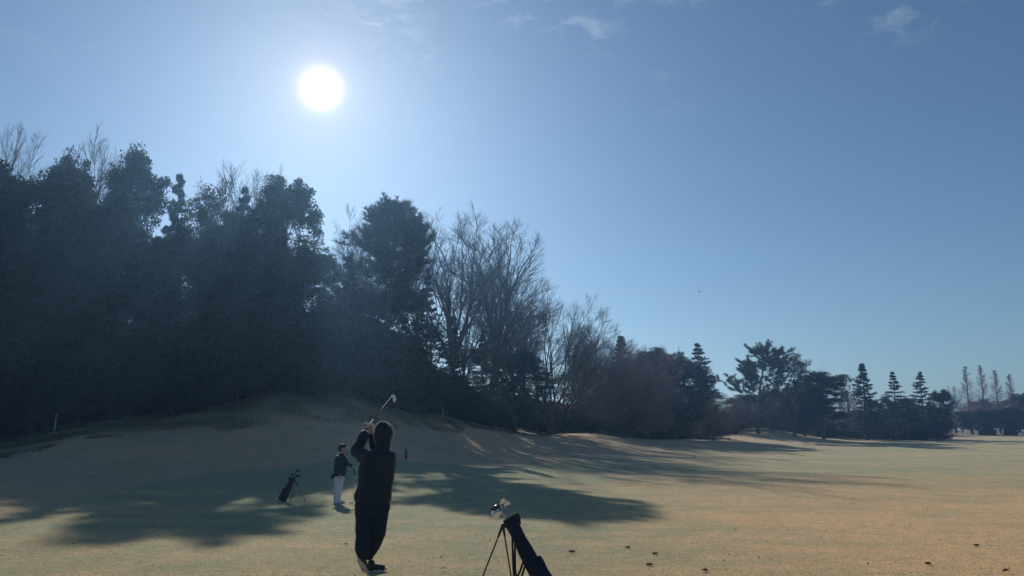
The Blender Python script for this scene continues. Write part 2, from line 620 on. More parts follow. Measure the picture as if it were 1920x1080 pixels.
def bare_tree(name, H0=20.0, fork=0.2, nl=6, spread=0.5, mt=None, mc=None, k=(5, 6, 5, 4), up=0.10, fine=1.0, stems=1, env=(.28, .46, .545)):
    tl = H0 * (fork + 0.16)
    if stems == 1:
        P0, D0 = grow(np.zeros((1, 3)), norm(np.array([[rng.normal(0, .04), rng.normal(0, .04), 1.0]])), one(tl), 6, 0.05, 0.05)
        R0a, R0b = one(H0 * 0.015), one(H0 * 0.008)
    else:
        az = np.arange(stems) * 2.4
        d = norm(np.stack([np.cos(az) * .5, np.sin(az) * .5, np.ones(stems)], -1))
        P0, D0 = grow(d * np.array([.25, .25, 0]), d, np.full(stems, tl * .8), 6, 0.07, 0.03)
        R0a, R0b = np.full(stems, H0 * 0.010), np.full(stems, H0 * 0.006)
    tr = [tubes(P0, R0a, R0b, 7)]
    s, d, r, t, pi = sprout(P0, D0, R0a, R0b, nl, fork / (fork + .2), 1.0, spread, 0.20, True)
    L = env_dist(s, d, H0, env) * (0.72 + 0.22 * rng.random(len(s)))
    P1, D1 = grow(s, d, L, 7, 0.06, up)
    ra, rb = np.minimum(r * 0.8, H0 * 0.0075), np.full(len(s), H0 * 0.0018)
    tr.append(tubes(P1, ra, rb, 5))
    cr = []
    lens = [0.21, 0.11, 0.058, 0.03]
    Pp, Dp, A_, B_ = P1, D1, ra, rb
    for lv, kk in enumerate(k):
        s, d, r, t, pi = sprout(Pp, Dp, A_, B_, kk, 0.18, 1.0, 0.46, 0.15, True)
        L = H0 * lens[lv] * (1.15 - 0.5 * t) * (0.7 + 0.6 * rng.random(len(s)))
        L = np.minimum(L, np.maximum(env_dist(s, d, H0, env) * (0.8 + 0.4 * rng.random(len(s))), L * .55))
        n = (5, 4, 3, 2)[lv]
        Pn, Dn = grow(s, d, L, n, 0.07, up * 0.7)
        A2 = np.minimum(r * 0.7, H0 * (0.0034, 0.0015, 0.0009, 0.0006)[lv] * fine)
        B2 = np.full(len(s), H0 * (0.0010, 0.0006, 0.0004, 0.00025)[lv] * fine)
        cr.append(tubes(Pn, A2, B2, 4 if lv == 0 else 3))
        Pp, Dp, A_, B_ = Pn, Dn, A2, B2
    return make_tree(name, tr, cr, mt or M_BARK, mc or M_TWIG)


def broadleaf(name, H0=18.0, wide=0.26, base=0.12, nlimb=16, ksub=12, per=150, leaf=0.135, mat=None, blob=0.95, narrow_top=0.5):
    """dense evergreen with a lumpy crown from base*H0 to the top"""
    P0, D0 = grow(np.zeros((1, 3)), np.array([[0, 0, 1.0]]), one(H0 * 0.88), 9, 0.04, 0.1)
    tr = [tubes(P0, one(H0 * 0.016), one(H0 * 0.003), 7)]
    s, d, r, t, pi = sprout(P0, D0, one(H0 * .016), one(H0 * .003), nlimb, base, 1.0, 1.0, 0.15, True)
    q = np.clip((t - base) / (1 - base), 0, 1)
    prof = np.sqrt(np.clip(1 - ((q - 0.42) / 0.66) ** 2, 0.05, 1))
    L = H0 * wide * (0.30 + 0.80 * prof) * (0.8 + 0.35 * rng.random(len(s)))
    P1, D1 = grow(s, d, L, 5, 0.12, 0.07)
    tr.append(tubes(P1, np.minimum(r * .6, H0 * .006), np.full(len(s), H0 * .0015), 5))
    s2, d2, r2, t2, _ = sprout(P1, D1, np.full(len(s), H0 * .005), np.full(len(s), H0 * .0015), ksub, 0.25, 1.0, 0.7, 0.25, True)
    L2 = H0 * 0.085 * (0.6 + 0.8 * rng.random(len(s2)))
    P2, D2 = grow(s2, d2, L2, 3, 0.15, 0.12)
    tr.append(tubes(P2, np.full(len(s2), H0 * .0018), np.full(len(s2), H0 * .0008), 3))
    C = P2[:, -1]
    nt = 46
    td = norm(rng.normal(0, 1, (nt, 3)))
    td[:, 2] = np.abs(td[:, 2])
    C = np.concatenate([C, np.array([0, 0, .80 * H0]) + td * np.array([wide * H0 * .72, wide * H0 * .72, .15 * H0]) * (.75 + .35 * rng.random((nt, 1)))])
    off_ = C - np.array([0, 0, .80 * H0])
    qq = np.sqrt((off_[:, 0] ** 2 + off_[:, 1] ** 2) / (.8 * wide * H0) ** 2 + (off_[:, 2] / (.165 * H0)) ** 2)
    hi_ = (off_[:, 2] > 0) & (qq > 1)
    C[hi_] = np.array([0, 0, .80 * H0]) + off_[hi_] * (qq[hi_] ** -.6 * rng.uniform(.82, 1.2, hi_.sum()))[:, None]
    R = blob * (H0 / 18.0) * (0.55 + 0.7 * rng.random(len(C)))
    n = len(C) * per
    dirs = norm(rng.normal(0, 1, (n, 3)))
    rad = rng.random(n) ** 0.45
    pts = np.repeat(C, per, 0) + dirs * (np.repeat(R, per) * rad)[:, None] * np.array([1, 1, 0.72])
    cr = [leaves(pts, leaf)]
    return make_tree(name, tr, cr, M_BARK, mat or M_LEAF)


def pine(name, H0=18.0, crown=0.45, wide=0.24, nlimb=26, mat=None, per=20, tuft=0.5, lean=0.04, upturn=0.10):
    P0, D0 = grow(np.zeros((1, 3)), norm(np.array([[lean, 0, 1.0]])), one(H0 * 0.95), 10, 0.05, 0.06)
    tr = [tubes(P0, one(H0 * 0.014), one(H0 * 0.003), 7)]
    s, d, r, t, _ = sprout(P0, D0, one(H0 * .014), one(H0 * .003), nlimb, 1 - crown, 1.0, 1.15, 0.2, True)
    q = (t - (1 - crown)) / crown
    L = H0 * wide * (1.05 - 0.72 * q ** 1.5) * (0.55 + 0.6 * rng.random(len(s)))
    P1, D1 = grow(s, d, L, 5, 0.10, upturn)
    tr.append(tubes(P1, np.minimum(r * .5, H0 * .0045), np.full(len(s), H0 * .001), 4))
    s2, d2, r2, t2, _ = sprout(P1, D1, np.full(len(s), H0 * .004), np.full(len(s), H0 * .001), 8, 0.3, 1.0, 0.8, 0.2, True)
    P2, D2 = grow(s2, d2, H0 * 0.055 * (0.6 + 0.8 * rng.random(len(s2))), 3, 0.1, 0.25)
    tr.append(tubes(P2, np.full(len(s2), H0 * .0016), np.full(len(s2), H0 * .0007), 3))
    C, Dd, _, _, _ = sprout(P2, D2, np.ones(len(s2)), np.ones(len(s2)), 6, 0.15, 1.0, 0.5, 0.3, True)
    Dd = norm(Dd + np.array([0, 0, .5]))
    n = len(C) * per
    dd = norm(np.repeat(Dd, per, 0) * 1.0 + rng.normal(0, 0.55, (n, 3)))
    cc = np.repeat(C, per, 0) + np.repeat(Dd, per, 0) * (rng.random(n) * 0.35 * tuft)[:, None]
    cr = [blades(cc, dd, tuft * 0.62 * H0 / 18, 0.022 * H0 / 18)]
    return make_tree(name, tr, cr, M_BARK, mat or M_PINE)


def conifer(name, H0=15.0, wide=0.2, whorls=24, perw=6, droop=-0.04, gap=0.0, mat=None, dens=1.0, base=0.05):
    P0, D0 = grow(np.zeros((1, 3)), np.array([[0, 0, 1.0]]), one(H0), 10, 0.008, 0.1)
    tr = [tubes(P0, one(H0 * 0.014), one(H0 * 0.001), 7)]
    S, Dv, Ln = [], [], []
    for w in range(whorls):
        q = w / (whorls - 1)
        z = H0 * (base + (0.97 - base) * q)
        for k in range(perw):
            az = rng.random() * 6.28
            el = 0.10 + 0.5 * q + rng.normal(0, 0.08)
            S.append((0, 0, z + rng.normal(0, 0.12)))
            Dv.append((math.cos(az) * math.cos(el), math.sin(az) * math.cos(el), math.sin(el)))
            Ln.append(H0 * wide * ((1 - q) ** 0.9 + 0.018) * (0.65 + 0.5 * rng.random()))
    P1, D1 = grow(np.array(S), norm(np.array(Dv)), np.array(Ln), 5, 0.05, droop)
    tr.append(tubes(P1, np.array(Ln) * 0.014 + .008, np.full(len(Ln), .005), 3))
    kk = 12
    s2, d2, _, t2, pi = sprout(P1, D1, np.ones(len(Ln)), np.ones(len(Ln)), kk, 0.12, 1.0, 0.95, 0.25, True)
    # flatten side shoots into the spray plane
    d2 = norm(d2 * np.array([1, 1, 0.35]) + np.array([0, 0, -0.05]))
    Lr = np.repeat(np.array(Ln), kk)
    L2 = np.minimum(Lr * 0.34 * (1.15 - t2), 1.1) + 0.10
    P2, D2 = grow(s2, d2, L2, 2, 0.08, 0.03)
    m = int(9 * dens)
    s3, d3, _, _, _ = sprout(P2, D2, np.ones(len(s2)), np.ones(len(s2)), m, 0.05, 1.0, 0.7, 0.3, True)
    cr = [blades(s3, d3, 0.22 * H0 / 15, 0.045 * H0 / 15)]
    return make_tree(name, tr, cr, M_BARK, mat or M_CONIF)


def redwood_bare(name, H0=22.0):
    P0, D0 = grow(np.zeros((1, 3)), np.array([[0, 0, 1.0]]), one(H0), 10, 0.006, 0.1)
    tr = [tubes(P0, one(H0 * 0.012), one(H0 * 0.0012), 7)]
    nb = 110
    q = np.linspace(0.12, 0.985, nb)
    az = rng.random(nb) * 6.28
    el = 0.45 + 0.45 * q + rng.normal(0, 0.08, nb)
    S = np.stack([np.zeros(nb), np.zeros(nb), q * H0], -1)
    Dv = np.stack([np.cos(az) * np.cos(el), np.sin(az) * np.cos(el), np.sin(el)], -1)
    L = H0 * 0.135 * np.sin(np.clip((1 - q) * 1.9 + 0.10, 0, 1.57)) * (0.7 + 0.5 * rng.random(nb))
    P1, D1 = grow(S, Dv, L, 4, 0.06, 0.06)
    cr = [tubes(P1, np.full(nb, .05), np.full(nb, .015), 3)]
    s, d, r, t, _ = sprout(P1, D1, np.full(nb, .04), np.full(nb, .02), 9, 0.15, 1, 0.6, 0.2, True)
    P2, D2 = grow(s, d, np.repeat(L, 9) * 0.33, 3, 0.1, 0.03)
    cr.append(tubes(P2, np.full(len(s), .022), np.full(len(s), .010), 3))
    s, d, r, t, _ = sprout(P2, D2, np.full(len(s), .04), np.full(len(s), .02), 4, 0.2, 1, 0.6, 0.2, True)
    P3, D3 = grow(s, d, np.full(len(s), 0.45), 2, 0.1, 0.0)
    cr.append(tubes(P3, np.full(len(s), .008), np.full(len(s), .004), 3))
    return make_tree(name, tr, cr, M_BARK, M_TWIGRED)


def dome_bush(name, R=1.5, mat=None, n=9000):
    """clipped dome shrub with short stems"""
    d = norm(rng.normal(0, 1, (n, 3)))
    d[:, 2] = np.abs(d[:, 2])
    nz = np.array([0.12 * noise.noise(Vector(v * 2.2)) for v in d])
    p = d * (R * (0.86 + nz) * (1 - 0.25 * rng.random(n) ** 2))[:, None] * np.array([1, 1, 0.95])
    p[:, 2] += 0.12
    S = np.zeros((5, 3))
    az = np.arange(5) * 1.26
    S[:, 0], S[:, 1] = np.cos(az) * .15, np.sin(az) * .15
    P, D = grow(S, norm(np.stack([np.cos(az) * .7, np.sin(az) * .7, np.ones(5)], -1)), np.full(5, R * .9), 4, .1, .05)
    return make_tree(name, [tubes(P, np.full(5, .05), np.full(5, .015), 5)], [leaves(p, 0.09 * R / 1.5)], M_BARK, mat or M_BUSH)


K = {}
K['B'] = [bare_tree("bare_a", spread=0.46, nl=10, up=0.006, k=(5, 6, 4, 4), fine=1.25), bare_tree("bare_b", fork=0.12, nl=10, spread=0.52, up=0.006, env=(.32, .45, .55), k=(5, 6, 4, 4), fine=1.25), bare_tree("bare_c", fork=0.26, nl=9, spread=0.42, up=0.006, env=(.24, .46, .545), k=(5, 6, 4, 4), fine=1.25)]
K['W'] = [bare_tree("bare_fan", fork=0.12, nl=5, spread=0.6, stems=4, up=0.008, env=(.42, .47, .54), k=(5, 5, 5, 4))]
K['E'] = [broadleaf("ever_a"), broadleaf("ever_b", wide=0.22, nlimb=18), broadleaf("ever_c", base=0.2, wide=0.24, per=100, blob=0.9),
          broadleaf("ever_d", wide=0.2, nlimb=20, blob=0.95, per=115)]
K['F'] = [broadleaf("loose_a", wide=0.24, nlimb=14, per=45, blob=0.95, mat=M_LEAF2), broadleaf("loose_b", wide=0.22, base=0.25, nlimb=13, per=38, blob=0.85, mat=M_LEAF2)]
K['U'] = [broadleaf("under_a", H0=7, wide=0.36, base=0.04, nlimb=12, ksub=7, per=150, leaf=0.12, blob=2.6, mat=M_BUSH),
          broadleaf("under_b", H0=7, wide=0.42, base=0.03, nlimb=12, ksub=6, per=150, leaf=0.12, blob=2.8, mat=M_BUSH)]
K['P'] = [pine("pine_a", nlimb=44, per=28, crown=0.44, wide=0.22, upturn=0.12, tuft=0.6), pine("pine_b", crown=0.62, wide=0.34, nlimb=44, tuft=0.6, upturn=0.05, lean=-0.03, per=26)]
K['C'] = [conifer("conifer_a"), conifer("conifer_b", wide=0.24, whorls=20, droop=-0.09, perw=5)]
K['R'] = [bare_tree("brown_dense", H0=11, fork=0.06, nl=10, spread=0.62, mt=M_BARK, mc=M_TWIGRED, k=(8, 6, 5, 4), up=0.012, fine=1.4, stems=5, env=(.62, .50, .48)),
          bare_tree("brown_small", H0=8, fork=0.1, nl=8, spread=0.7, mt=M_BARK, mc=M_TWIGRED, k=(6, 6, 5, 4), up=0.012, fine=1.7, stems=3, env=(.6, .50, .48))]
K['M'] = [redwood_bare("redwood_a"), redwood_bare("redwood_b")]
K['D'] = [dome_bush("dome")]

NAMES = dict(B=("bare_tree", "tree"), W=("bare_tree", "tree"), E=("evergreen_tree", "tree"), F=("evergreen_tree", "tree"), U=("evergreen_bush", "bush"),
             P=("pine_tree", "tree"), C=("conifer_tree", "tree"), R=("twiggy_tree", "tree"), M=("redwood_tree", "tree"), D=("dome_shrub", "bush"))
cnt = {}


def plant(kind, px, pytop, Y, wpx=None, label=None, group=None, var=None, rz=None, base_drop=0.1):
    vs = K[kind]
    i = cnt.get(kind, 0)
    cnt[kind] = i + 1
    pr = vs[(i if var is None else var) % len(vs)]
    top = at(px, pytop, Y)
    gz = H(top.x, Y)
    h = top.z - gz
    if kind == 'U':
        base_drop = 0.7
    o = empty(NAMES[kind][0], (top.x, Y, gz - base_drop), rz if rz is not None else random.uniform(0, 6.28))
    sz = (h + base_drop) / pr['h']
    if wpx:
        sx = (wpx * ((1.22 if pytop > 360 else 1.05) if kind in 'EF' else 1.0) / 2.0 * Y / FOC) / pr['r']
    else:
        sx = sz * random.uniform(0.85, 1.1)
    o.scale = (sx, sx, sz)
    link("trunk", pr['trunk'], None, o)
    link("crown", pr['crown'], None, o)
    tag(o, label, NAMES[kind][1], group)
    return o


WOOD = "trees massed in the shaded wood"
T = [
    # kind, px, top row, depth, width px, label, group, variant
    ('E', 100, 262, 56, 230, "tall broad evergreen with the widest crown at the far left of the wood", None, 0),
    ('E', -10, 300, 54, 150, "dark evergreen cut off by the left edge of the picture", None, 1),
    ('B', 18, 234, 72, 210, "leafless treetop poking above the far left evergreen crown", None, 0),
    ('B', 195, 252, 70, 200, "leafless tree in the gap between the two tallest left evergreens", None, 2),
    ('E', 270, 272, 60, 130, "tall narrow evergreen with rounded top right of the leafless gap", None, 3),
    ('C', 338, 322, 66, 95, "thin pointed conifer just right of the tall narrow evergreen", None, 0),
    ('F', 392, 316, 63, 130, "loose airy evergreen with see-through pale green sprays", None, 0),
    ('B', 430, 340, 84, 160, "small leafless treetop behind the airy pale green evergreen", None, 1),
    ('B', 478, 305, 80, 200, "leafless tree left of the tall evergreen under the sun", None, 0),
    ('E', 152, 278, 58, 110, None, WOOD, 3), ('E', 502, 352, 58, 110, None, WOOD, 2), ('E', 432, 366, 58, 110, None, WOOD, 0),
    ('C', 460, 346, 58, 120, "short pointed conifer below the leafless tree under the sun", None, 1),
    ('E', 556, 324, 59, 130, "tall evergreen with a domed crown almost below the sun", None, 1),
    ('B', 655, 378, 80, 200, "pale leafless tree between domed evergreen and tall pine", None, 1),
    ('B', 700, 415, 86, 170, "thin leafless tree close behind the tall pine", None, 0),
    ('P', 738, 374, 62, 165, "tall pine with a brush-like top beside the bare trees", None, 0),
    ('B', 848, 388, 86, 270, "largest leafless tree right of the tall pine", None, 0),
    ('B', 915, 422, 88, 260, "second large leafless tree leaning right beyond the largest one", None, 2),
    ('B', 965, 466, 92, 240, "third leafless tree on the falling skyline", None, 1),
    ('W', 1030, 545, 98, 240, "fan-shaped leafless tree lower on the falling skyline", None, 0),
    ('B', 795, 430, 96, 130, "leafless tree between the tall pine and the largest leafless tree", None, 2),
    ('B', 872, 455, 100, 150, None, "leafless trees filling the middle of the bare row", 1),
    ('B', 935, 500, 104, 140, None, "leafless trees filling the middle of the bare row", 0),
    ('B', 990, 525, 106, 150, None, "leafless trees filling the middle of the bare row", 2),
    ('B', 1075, 582, 108, 180, "leafless tree just right of the fan-shaped one", None, 1),
    ('B', 1120, 606, 120, 150, "small pale leafless treetop above the brown spreading tree", None, 2),
    # massed wood, front and back rows
    ('E', 30, 400, 47, 160, None, WOOD, 2), ('E', 185, 352, 57, 110, None, WOOD, 0), ('E', 225, 400, 52, 120, None, WOOD, 1),
    ('E', 318, 385, 58, 110, None, WOOD, 2), ('E', 365, 420, 59, 110, None, WOOD, 3), ('E', 425, 430, 60, 100, None, WOOD, 0),
    ('E', 478, 425, 62, 110, None, WOOD, 2), ('E', 520, 440, 60, 110, None, WOOD, 1), ('E', 600, 455, 61, 100, None, WOOD, 3),
    ('E', 110, 450, 50, 150, None, WOOD, 3), ('E', 285, 480, 55, 110, None, WOOD, 0), ('C', 655, 478, 63, 90, None, WOOD, 0),
    ('E', 690, 530, 64, 100, None, WOOD, 1), ('E', 760, 520, 66, 90, None, WOOD, 3), ('C', 803, 500, 70, 80, None, WOOD, 1),
    ('F', 822, 590, 72, 80, None, WOOD, 0), ('F', 645, 560, 62, 90, None, WOOD, 1), 
    ('C', 850, 590, 76, 60, None, WOOD, 0), ('F', 875, 640, 78, 90, None, WOOD, 1), ('F', 925, 640, 84, 90, None, WOOD, 0),
    ('C', 905, 618, 84, 55, None, WOOD, 1), ('E', 965, 652, 92, 90, None, WOOD, 3), ('E', 560, 560, 60, 110, None, WOOD, 2),
    ('E', 430, 560, 59, 110, None, WOOD, 3), ('E', 180, 540, 54, 120, None, WOOD, 2), ('E', 380, 600, 60, 100, None, WOOD, 1),
    ('E', 60, 560, 47, 150, None, WOOD, 1), ('E', -60, 420, 44, 150, None, WOOD, 3), ('E', 740, 620, 68, 90, None, WOOD, 2),
    ('E', 500, 600, 60, 110, None, WOOD, 0), ('F', 310, 600, 57, 100, None, WOOD, 0), ('E', 620, 620, 63, 100, None, WOOD, 2),
    ('F', 1010, 690, 100, 90, None, WOOD, 0), ('C', 1082, 645, 118, 45, None, WOOD, 0), ('F', 1070, 690, 124, 90, None, WOOD, 1),
    ('F', 1120, 672, 130, 90, None, WOOD, 0),
    # right of the wood
    ('R', 1165, 640, 107, 210, "broad brown twiggy tree spreading behind the pale mound", None, 0),
    ('C', 1164, 628, 122, 85, "pointed conifer tip rising over the brown spreading tree", None, 0),
    ('E', 1210, 640, 120, 90, "dense dark evergreen just right of the conifer tip over the brown tree", None, 0),
    ('E', 1262, 668, 118, 110, "blackest rounded evergreen right of the brown spreading tree", None, 3),
    ('E', 1240, 650, 122, 80, "round evergreen wedged between the two darkest crowns", None, 1),
    ('B', 1275, 650, 150, 45, "tiny leafless treetop left of the slim spire conifer", None, 1),
    ('C', 1308, 642, 128, 95, "slim spire conifer standing left of the open pine", None, 1),
    ('E', 1320, 712, 126, 90, "low dark evergreen under the slim spire conifer", None, 2),
    ('R', 1335, 728, 120, 90, "low reddish brown twiggy tree left of the shaded mound", None, 1),
    ('P', 1412, 638, 145, 150, "open spreading pine, the tallest of the right hand trees", None, 1),
    ('R', 1445, 742, 150, 90, "reddish twiggy tree under the open spreading pine", None, 1),
    ('R', 1378, 745, 148, 70, "small twiggy tree between the shaded mound and open pine", None, 0),
    ('F', 1480, 655, 148, 70, "loose pointed evergreen touching the right side of the open pine", None, 1),
    ('E', 1535, 683, 152, 85, "dark rounded evergreen right of the open pine group", None, 0),
    ('E', 1502, 720, 154, 80, "low dark evergreen filling below the loose pointed evergreen", None, 3),
    ('R', 1585, 712, 175, 60, "pale bare bushy tree left of the three spired firs", None, 1),
    ('E', 1385, 735, 157, 80, "low dark evergreen added to shade the left flank of the mound", None, 2),  # this and the next two evergreens are added to shade the mound
    ('E', 1428, 728, 158, 90, "low dark evergreen added behind the open pine trunk to shade the mound", None, 0),
    ('E', 1470, 726, 157, 80, "low dark evergreen added to shade the right flank of the mound", None, 1),
    ('C', 1615, 680, 165, 62, "tallest and leftmost of the three spired firs", None, 0),
    ('C', 1673, 696, 168, 60, "middle one of the three spired firs", None, 1),
    ('C', 1724, 696, 172, 62, "right hand one of the three spired firs", None, 1),
    ('E', 1756, 728, 178, 36, "small dark evergreen right of the three spired firs", None, 1),
    ('E', 1645, 735, 180, 60, "low dark evergreen between the left and middle spired firs", None, 2),
    ('E', 1700, 740, 182, 50, "low dark evergreen between the middle and right spired firs", None, 0),
    ('M', 1809, 686, 250, 34, "leftmost of the four slender bare spires", None, 0),
    ('M', 1837, 684, 256, 32, "second from left of the four slender bare spires", None, 1),
    ('M', 1864, 694, 262, 34, "third from left of the four slender bare spires", None, 0),
    ('M', 1891, 701, 268, 32, "rightmost of the four slender bare spires", None, 1),
    ('B', 1783, 722, 270, 40, "pale leafless tree between the firs and the slender spires", None, 0),
    ('E', 1842, 742, 300, 44, "round dark evergreen behind the second slender spire", None, 0),
    ('E', 1895, 738, 300, 60, "wide dark evergreen behind the rightmost slender spire", None, 2),
    ('E', 1925, 732, 270, 50, "dark evergreen at the right edge of the picture", None, 1),
    ('R', 1800, 758, 262, 50, None, "brown twiggy trees under the slender spires", 1),
    ('R', 1835, 752, 280, 60, None, "brown twiggy trees under the slender spires", 0),
    ('R', 1870, 752, 280, 60, None, "brown twiggy trees under the slender spires", 1),
    ('R', 1905, 757, 284, 60, None, "brown twiggy trees under the slender spires", 0),
    ('R', 1770, 765, 240, 50, None, "brown twiggy trees under the slender spires", 0),
    ('D', 1849, 795, 225, 27, "smooth dark dome shrub left of its twin at the far fairway end", None, 0),
    ('D', 1893, 797, 228, 22, "smaller dark dome shrub near the right edge at the far fairway end", None, 0),
]
for k_, px, pt, Y, w, lb, gr, var in T:
    if gr == WOOD:
        lb = "dark tree merged with its neighbours in the shaded wood"
    elif gr and 'middle' in gr:
        lb = "thin leafless tree behind the larger leafless ones"
    elif gr:
        lb = "brown twiggy tree in the low row below the slender bare spires"
    plant(k_, px, pt, Y, w, lb, gr, var)
# background wood rows that close the gaps (far behind the first trees)
for i in range(34):
    px = 1240 + i * 23 + random.uniform(-6, 6)
    Y = random.uniform(230, 330) if px > 1560 else random.uniform(190, 240)
    plant(random.choice('EERRB'), px, random.uniform(757, 778), Y, random.uniform(50, 75), "small distant tree in the low hazy tree line at the right",
          "distant trees in the low tree line")
# underwood along the wood edge
EDGE = "bushes along the dark edge of the wood"
for i in range(92):
    px = -60 + i * 15.6 + random.uniform(-8, 8)
    u = at(px, 850, 50).x / 50
    Y = float(np.interp(u, wl[:, 0], wl[:, 1])) + random.uniform(4.5, 13) + (7 if px > 780 else 0)
    gp = at(px, 800, Y)
    g = H(gp.x, Y)
    top = g + random.uniform(3.0, 6.5) * (0.72 if px > 780 else 1)
    # photo row of that height
    d = Vector((gp.x, Y, top)) - Vector((0, 0, CAM_H))
    vv = (d.z * CP - d.y * SP) / (d.y * CP + d.z * SP)
    plant('U', px, 540 - vv * FOC, Y, random.uniform(4.2, 6.5) / Y * FOC, "dark bush in the row along the foot of the wood", EDGE)

for i in range(21):
    px = 1385 + i * 18.5 + random.uniform(-6, 6)
    Y = random.uniform(165, 200) if px < 1770 else random.uniform(238, 262)
    gp = at(px, 800, Y)
    top = H(gp.x, Y) + random.uniform(2.2, 4.2)
    vv = ((top - CAM_H) * CP - Y * SP) / (Y * CP + (top - CAM_H) * SP)
    plant('U', px, 540 - vv * FOC, Y, random.uniform(4.5, 7.5) / Y * FOC, "dark low bush in the row under the right hand trees", "low bushes under the right hand trees")

# ------------------------------------------------------------------ solid-shape helpers for people and gear
def prim_capsule(bm, A, B, ra, rb, sides=14, rings=5):
    A, B = Vector(A), Vector(B)
    ax = B - A
    L = ax.length
    q = (ax.normalized() if L > 1e-6 else Vector((0, 0, 1))).to_track_quat('Z', 'Y').to_matrix().to_4x4()
    M = Matrix.Translation(A) @ q
    prof = [(-ra * math.cos(i / rings * math.pi / 2), ra * math.sin(i / rings * math.pi / 2)) for i in range(rings + 1)]
    prof += [(L + rb * math.sin(i / rings * math.pi / 2), rb * math.cos(i / rings * math.pi / 2)) for i in range(rings + 1)]
    loft_prof(bm, M, prof, sides)


def loft_prof(bm, M, prof, sides, ex=1.0, ey=1.0):
    rows = []
    for z, r in prof:
        if r < 1e-5:
            rows.append([bm.verts.new(M @ Vector((0, 0, z)))])
        else:
            rows.append([bm.verts.new(M @ Vector((math.cos(k / sides * 6.28318) * r * ex, math.sin(k / sides * 6.28318) * r * ey, z))) for k in range(sides)])
    for a, b in zip(rows, rows[1:]):
        for k in range(sides):
            k2 = (k + 1) % sides
            if len(a) == 1 and len(b) == 1:
                continue
            if len(a) == 1:
                bm.faces.new((a[0], b[k2], b[k]))
            elif len(b) == 1:
                bm.faces.new((a[k], a[k2], b[0]))
            else:
                bm.faces.new((a[k], a[k2], b[k2], b[k]))
    if len(rows[0]) > 1:
        bm.faces.new(list(reversed(rows[0])))
    if len(rows[-1]) > 1:
        bm.faces.new(rows[-1])


def sections(bm, secs, sides=20):
    """secs: (centre, rx, ry[, yaw]) horizontal ellipses lofted bottom to top"""
    rows = []
    for s in secs:
        c, rx, ry = Vector(s[0]), s[1], s[2]
        yw = s[3] if len(s) > 3 else 0.0
        rows.append([bm.verts.new(c + Matrix.Rotation(yw, 3, 'Z') @ Vector((math.cos(k / sides * 6.28318) * rx, math.sin(k / sides * 6.28318) * ry, 0))) for k in range(sides)])
    for a, b in zip(rows, rows[1:]):
        for k in range(sides):
            k2 = (k + 1) % sides
            bm.faces.new((a[k], a[k2], b[k2], b[k]))
    bm.faces.new(list(reversed(rows[0])))
    bm.faces.new(rows[-1])


def ball(bm, c, r, sc_=(1, 1, 1)):
    M = Matrix.Translation(Vector(c)) @ Matrix.Diagonal((*sc_, 1))
    n = 7
    loft_prof(bm, M, [(-r * math.cos(i / n * math.pi), r * math.sin(i / n * math.pi) if 0 < i < n else 0) for i in range(n + 1)], 14)


def fuse(name, bm, voxel, smooth=3, fold=0.0, fscale=10.0, mat=None, parent=None, fz=1.0):
    """union of overlapping closed shapes into one continuous skin"""
    me = bpy.data.meshes.new(name)
    bmesh.ops.recalc_face_normals(bm, faces=bm.faces)
    bm.to_mesh(me)
    bm.free()
    tmp = bpy.data.objects.new(name + "_tmp", me)
    COL.objects.link(tmp)
    md = tmp.modifiers.new("r", 'REMESH')
    md.mode = 'VOXEL'
    md.voxel_size = voxel
    if smooth:
        ms = tmp.modifiers.new("s", 'SMOOTH')
        ms.iterations = smooth
        ms.factor = 0.5
    dg = bpy.context.evaluated_depsgraph_get()
    out = bpy.data.meshes.new_from_object(tmp.evaluated_get(dg))
    bpy.data.objects.remove(tmp)
    bpy.data.meshes.remove(me)
    out.name = name
    if fold:
        out.update()
        nrmls = [v.normal.copy() for v in out.vertices]
        for v, n in zip(out.vertices, nrmls):
            c = v.co
            f = noise.noise(Vector((c.x * fscale, c.y * fscale, c.z * fscale * fz))) + 0.5 * noise.noise(Vector((c.x * fscale * 2.3, c.y * fscale * 2.3, c.z * fscale * 2.3 * fz)))
            v.co = c + n * (fold * f)
    for p in out.polygons:
        p.use_smooth = True
    out.materials.clear()
    return link(name, out, mat, parent)


def bm_obj(name, bm, mat, parent=None, smooth=True):
    bmesh.ops.recalc_face_normals(bm, faces=bm.faces)
    me = bpy.data.meshes.new(name)
    bm.to_mesh(me)
    bm.free()
    for p in me.polygons:
        p.use_smooth = smooth
    return link(name, me, mat, parent)


def tube_path(bm, pts, r, sides=8):
    """continuous tube through pts; r one radius or a list"""
    pts = [Vector(p) for p in pts]
    rs = r if isinstance(r, (list, tuple)) else [r] * len(pts)
    rows = []
    T0 = (pts[1] - pts[0]).normalized()
    U = T0.orthogonal().normalized()
    for i, p in enumerate(pts):
        Tn = (pts[min(i + 1, len(pts) - 1)] - pts[max(i - 1, 0)]).normalized()
        U = (U - Tn * U.dot(Tn)).normalized()
        W = Tn.cross(U)
        rows.append([bm.verts.new(p + (U * math.cos(k / sides * 6.28318) + W * math.sin(k / sides * 6.28318)) * rs[i]) for k in range(sides)])
    for a, b in zip(rows, rows[1:]):
        for k in range(sides):
            k2 = (k + 1) % sides
            bm.faces.new((a[k], a[k2], b[k2], b[k]))
    bm.faces.new(list(reversed(rows[0])))
    bm.faces.new(rows[-1])


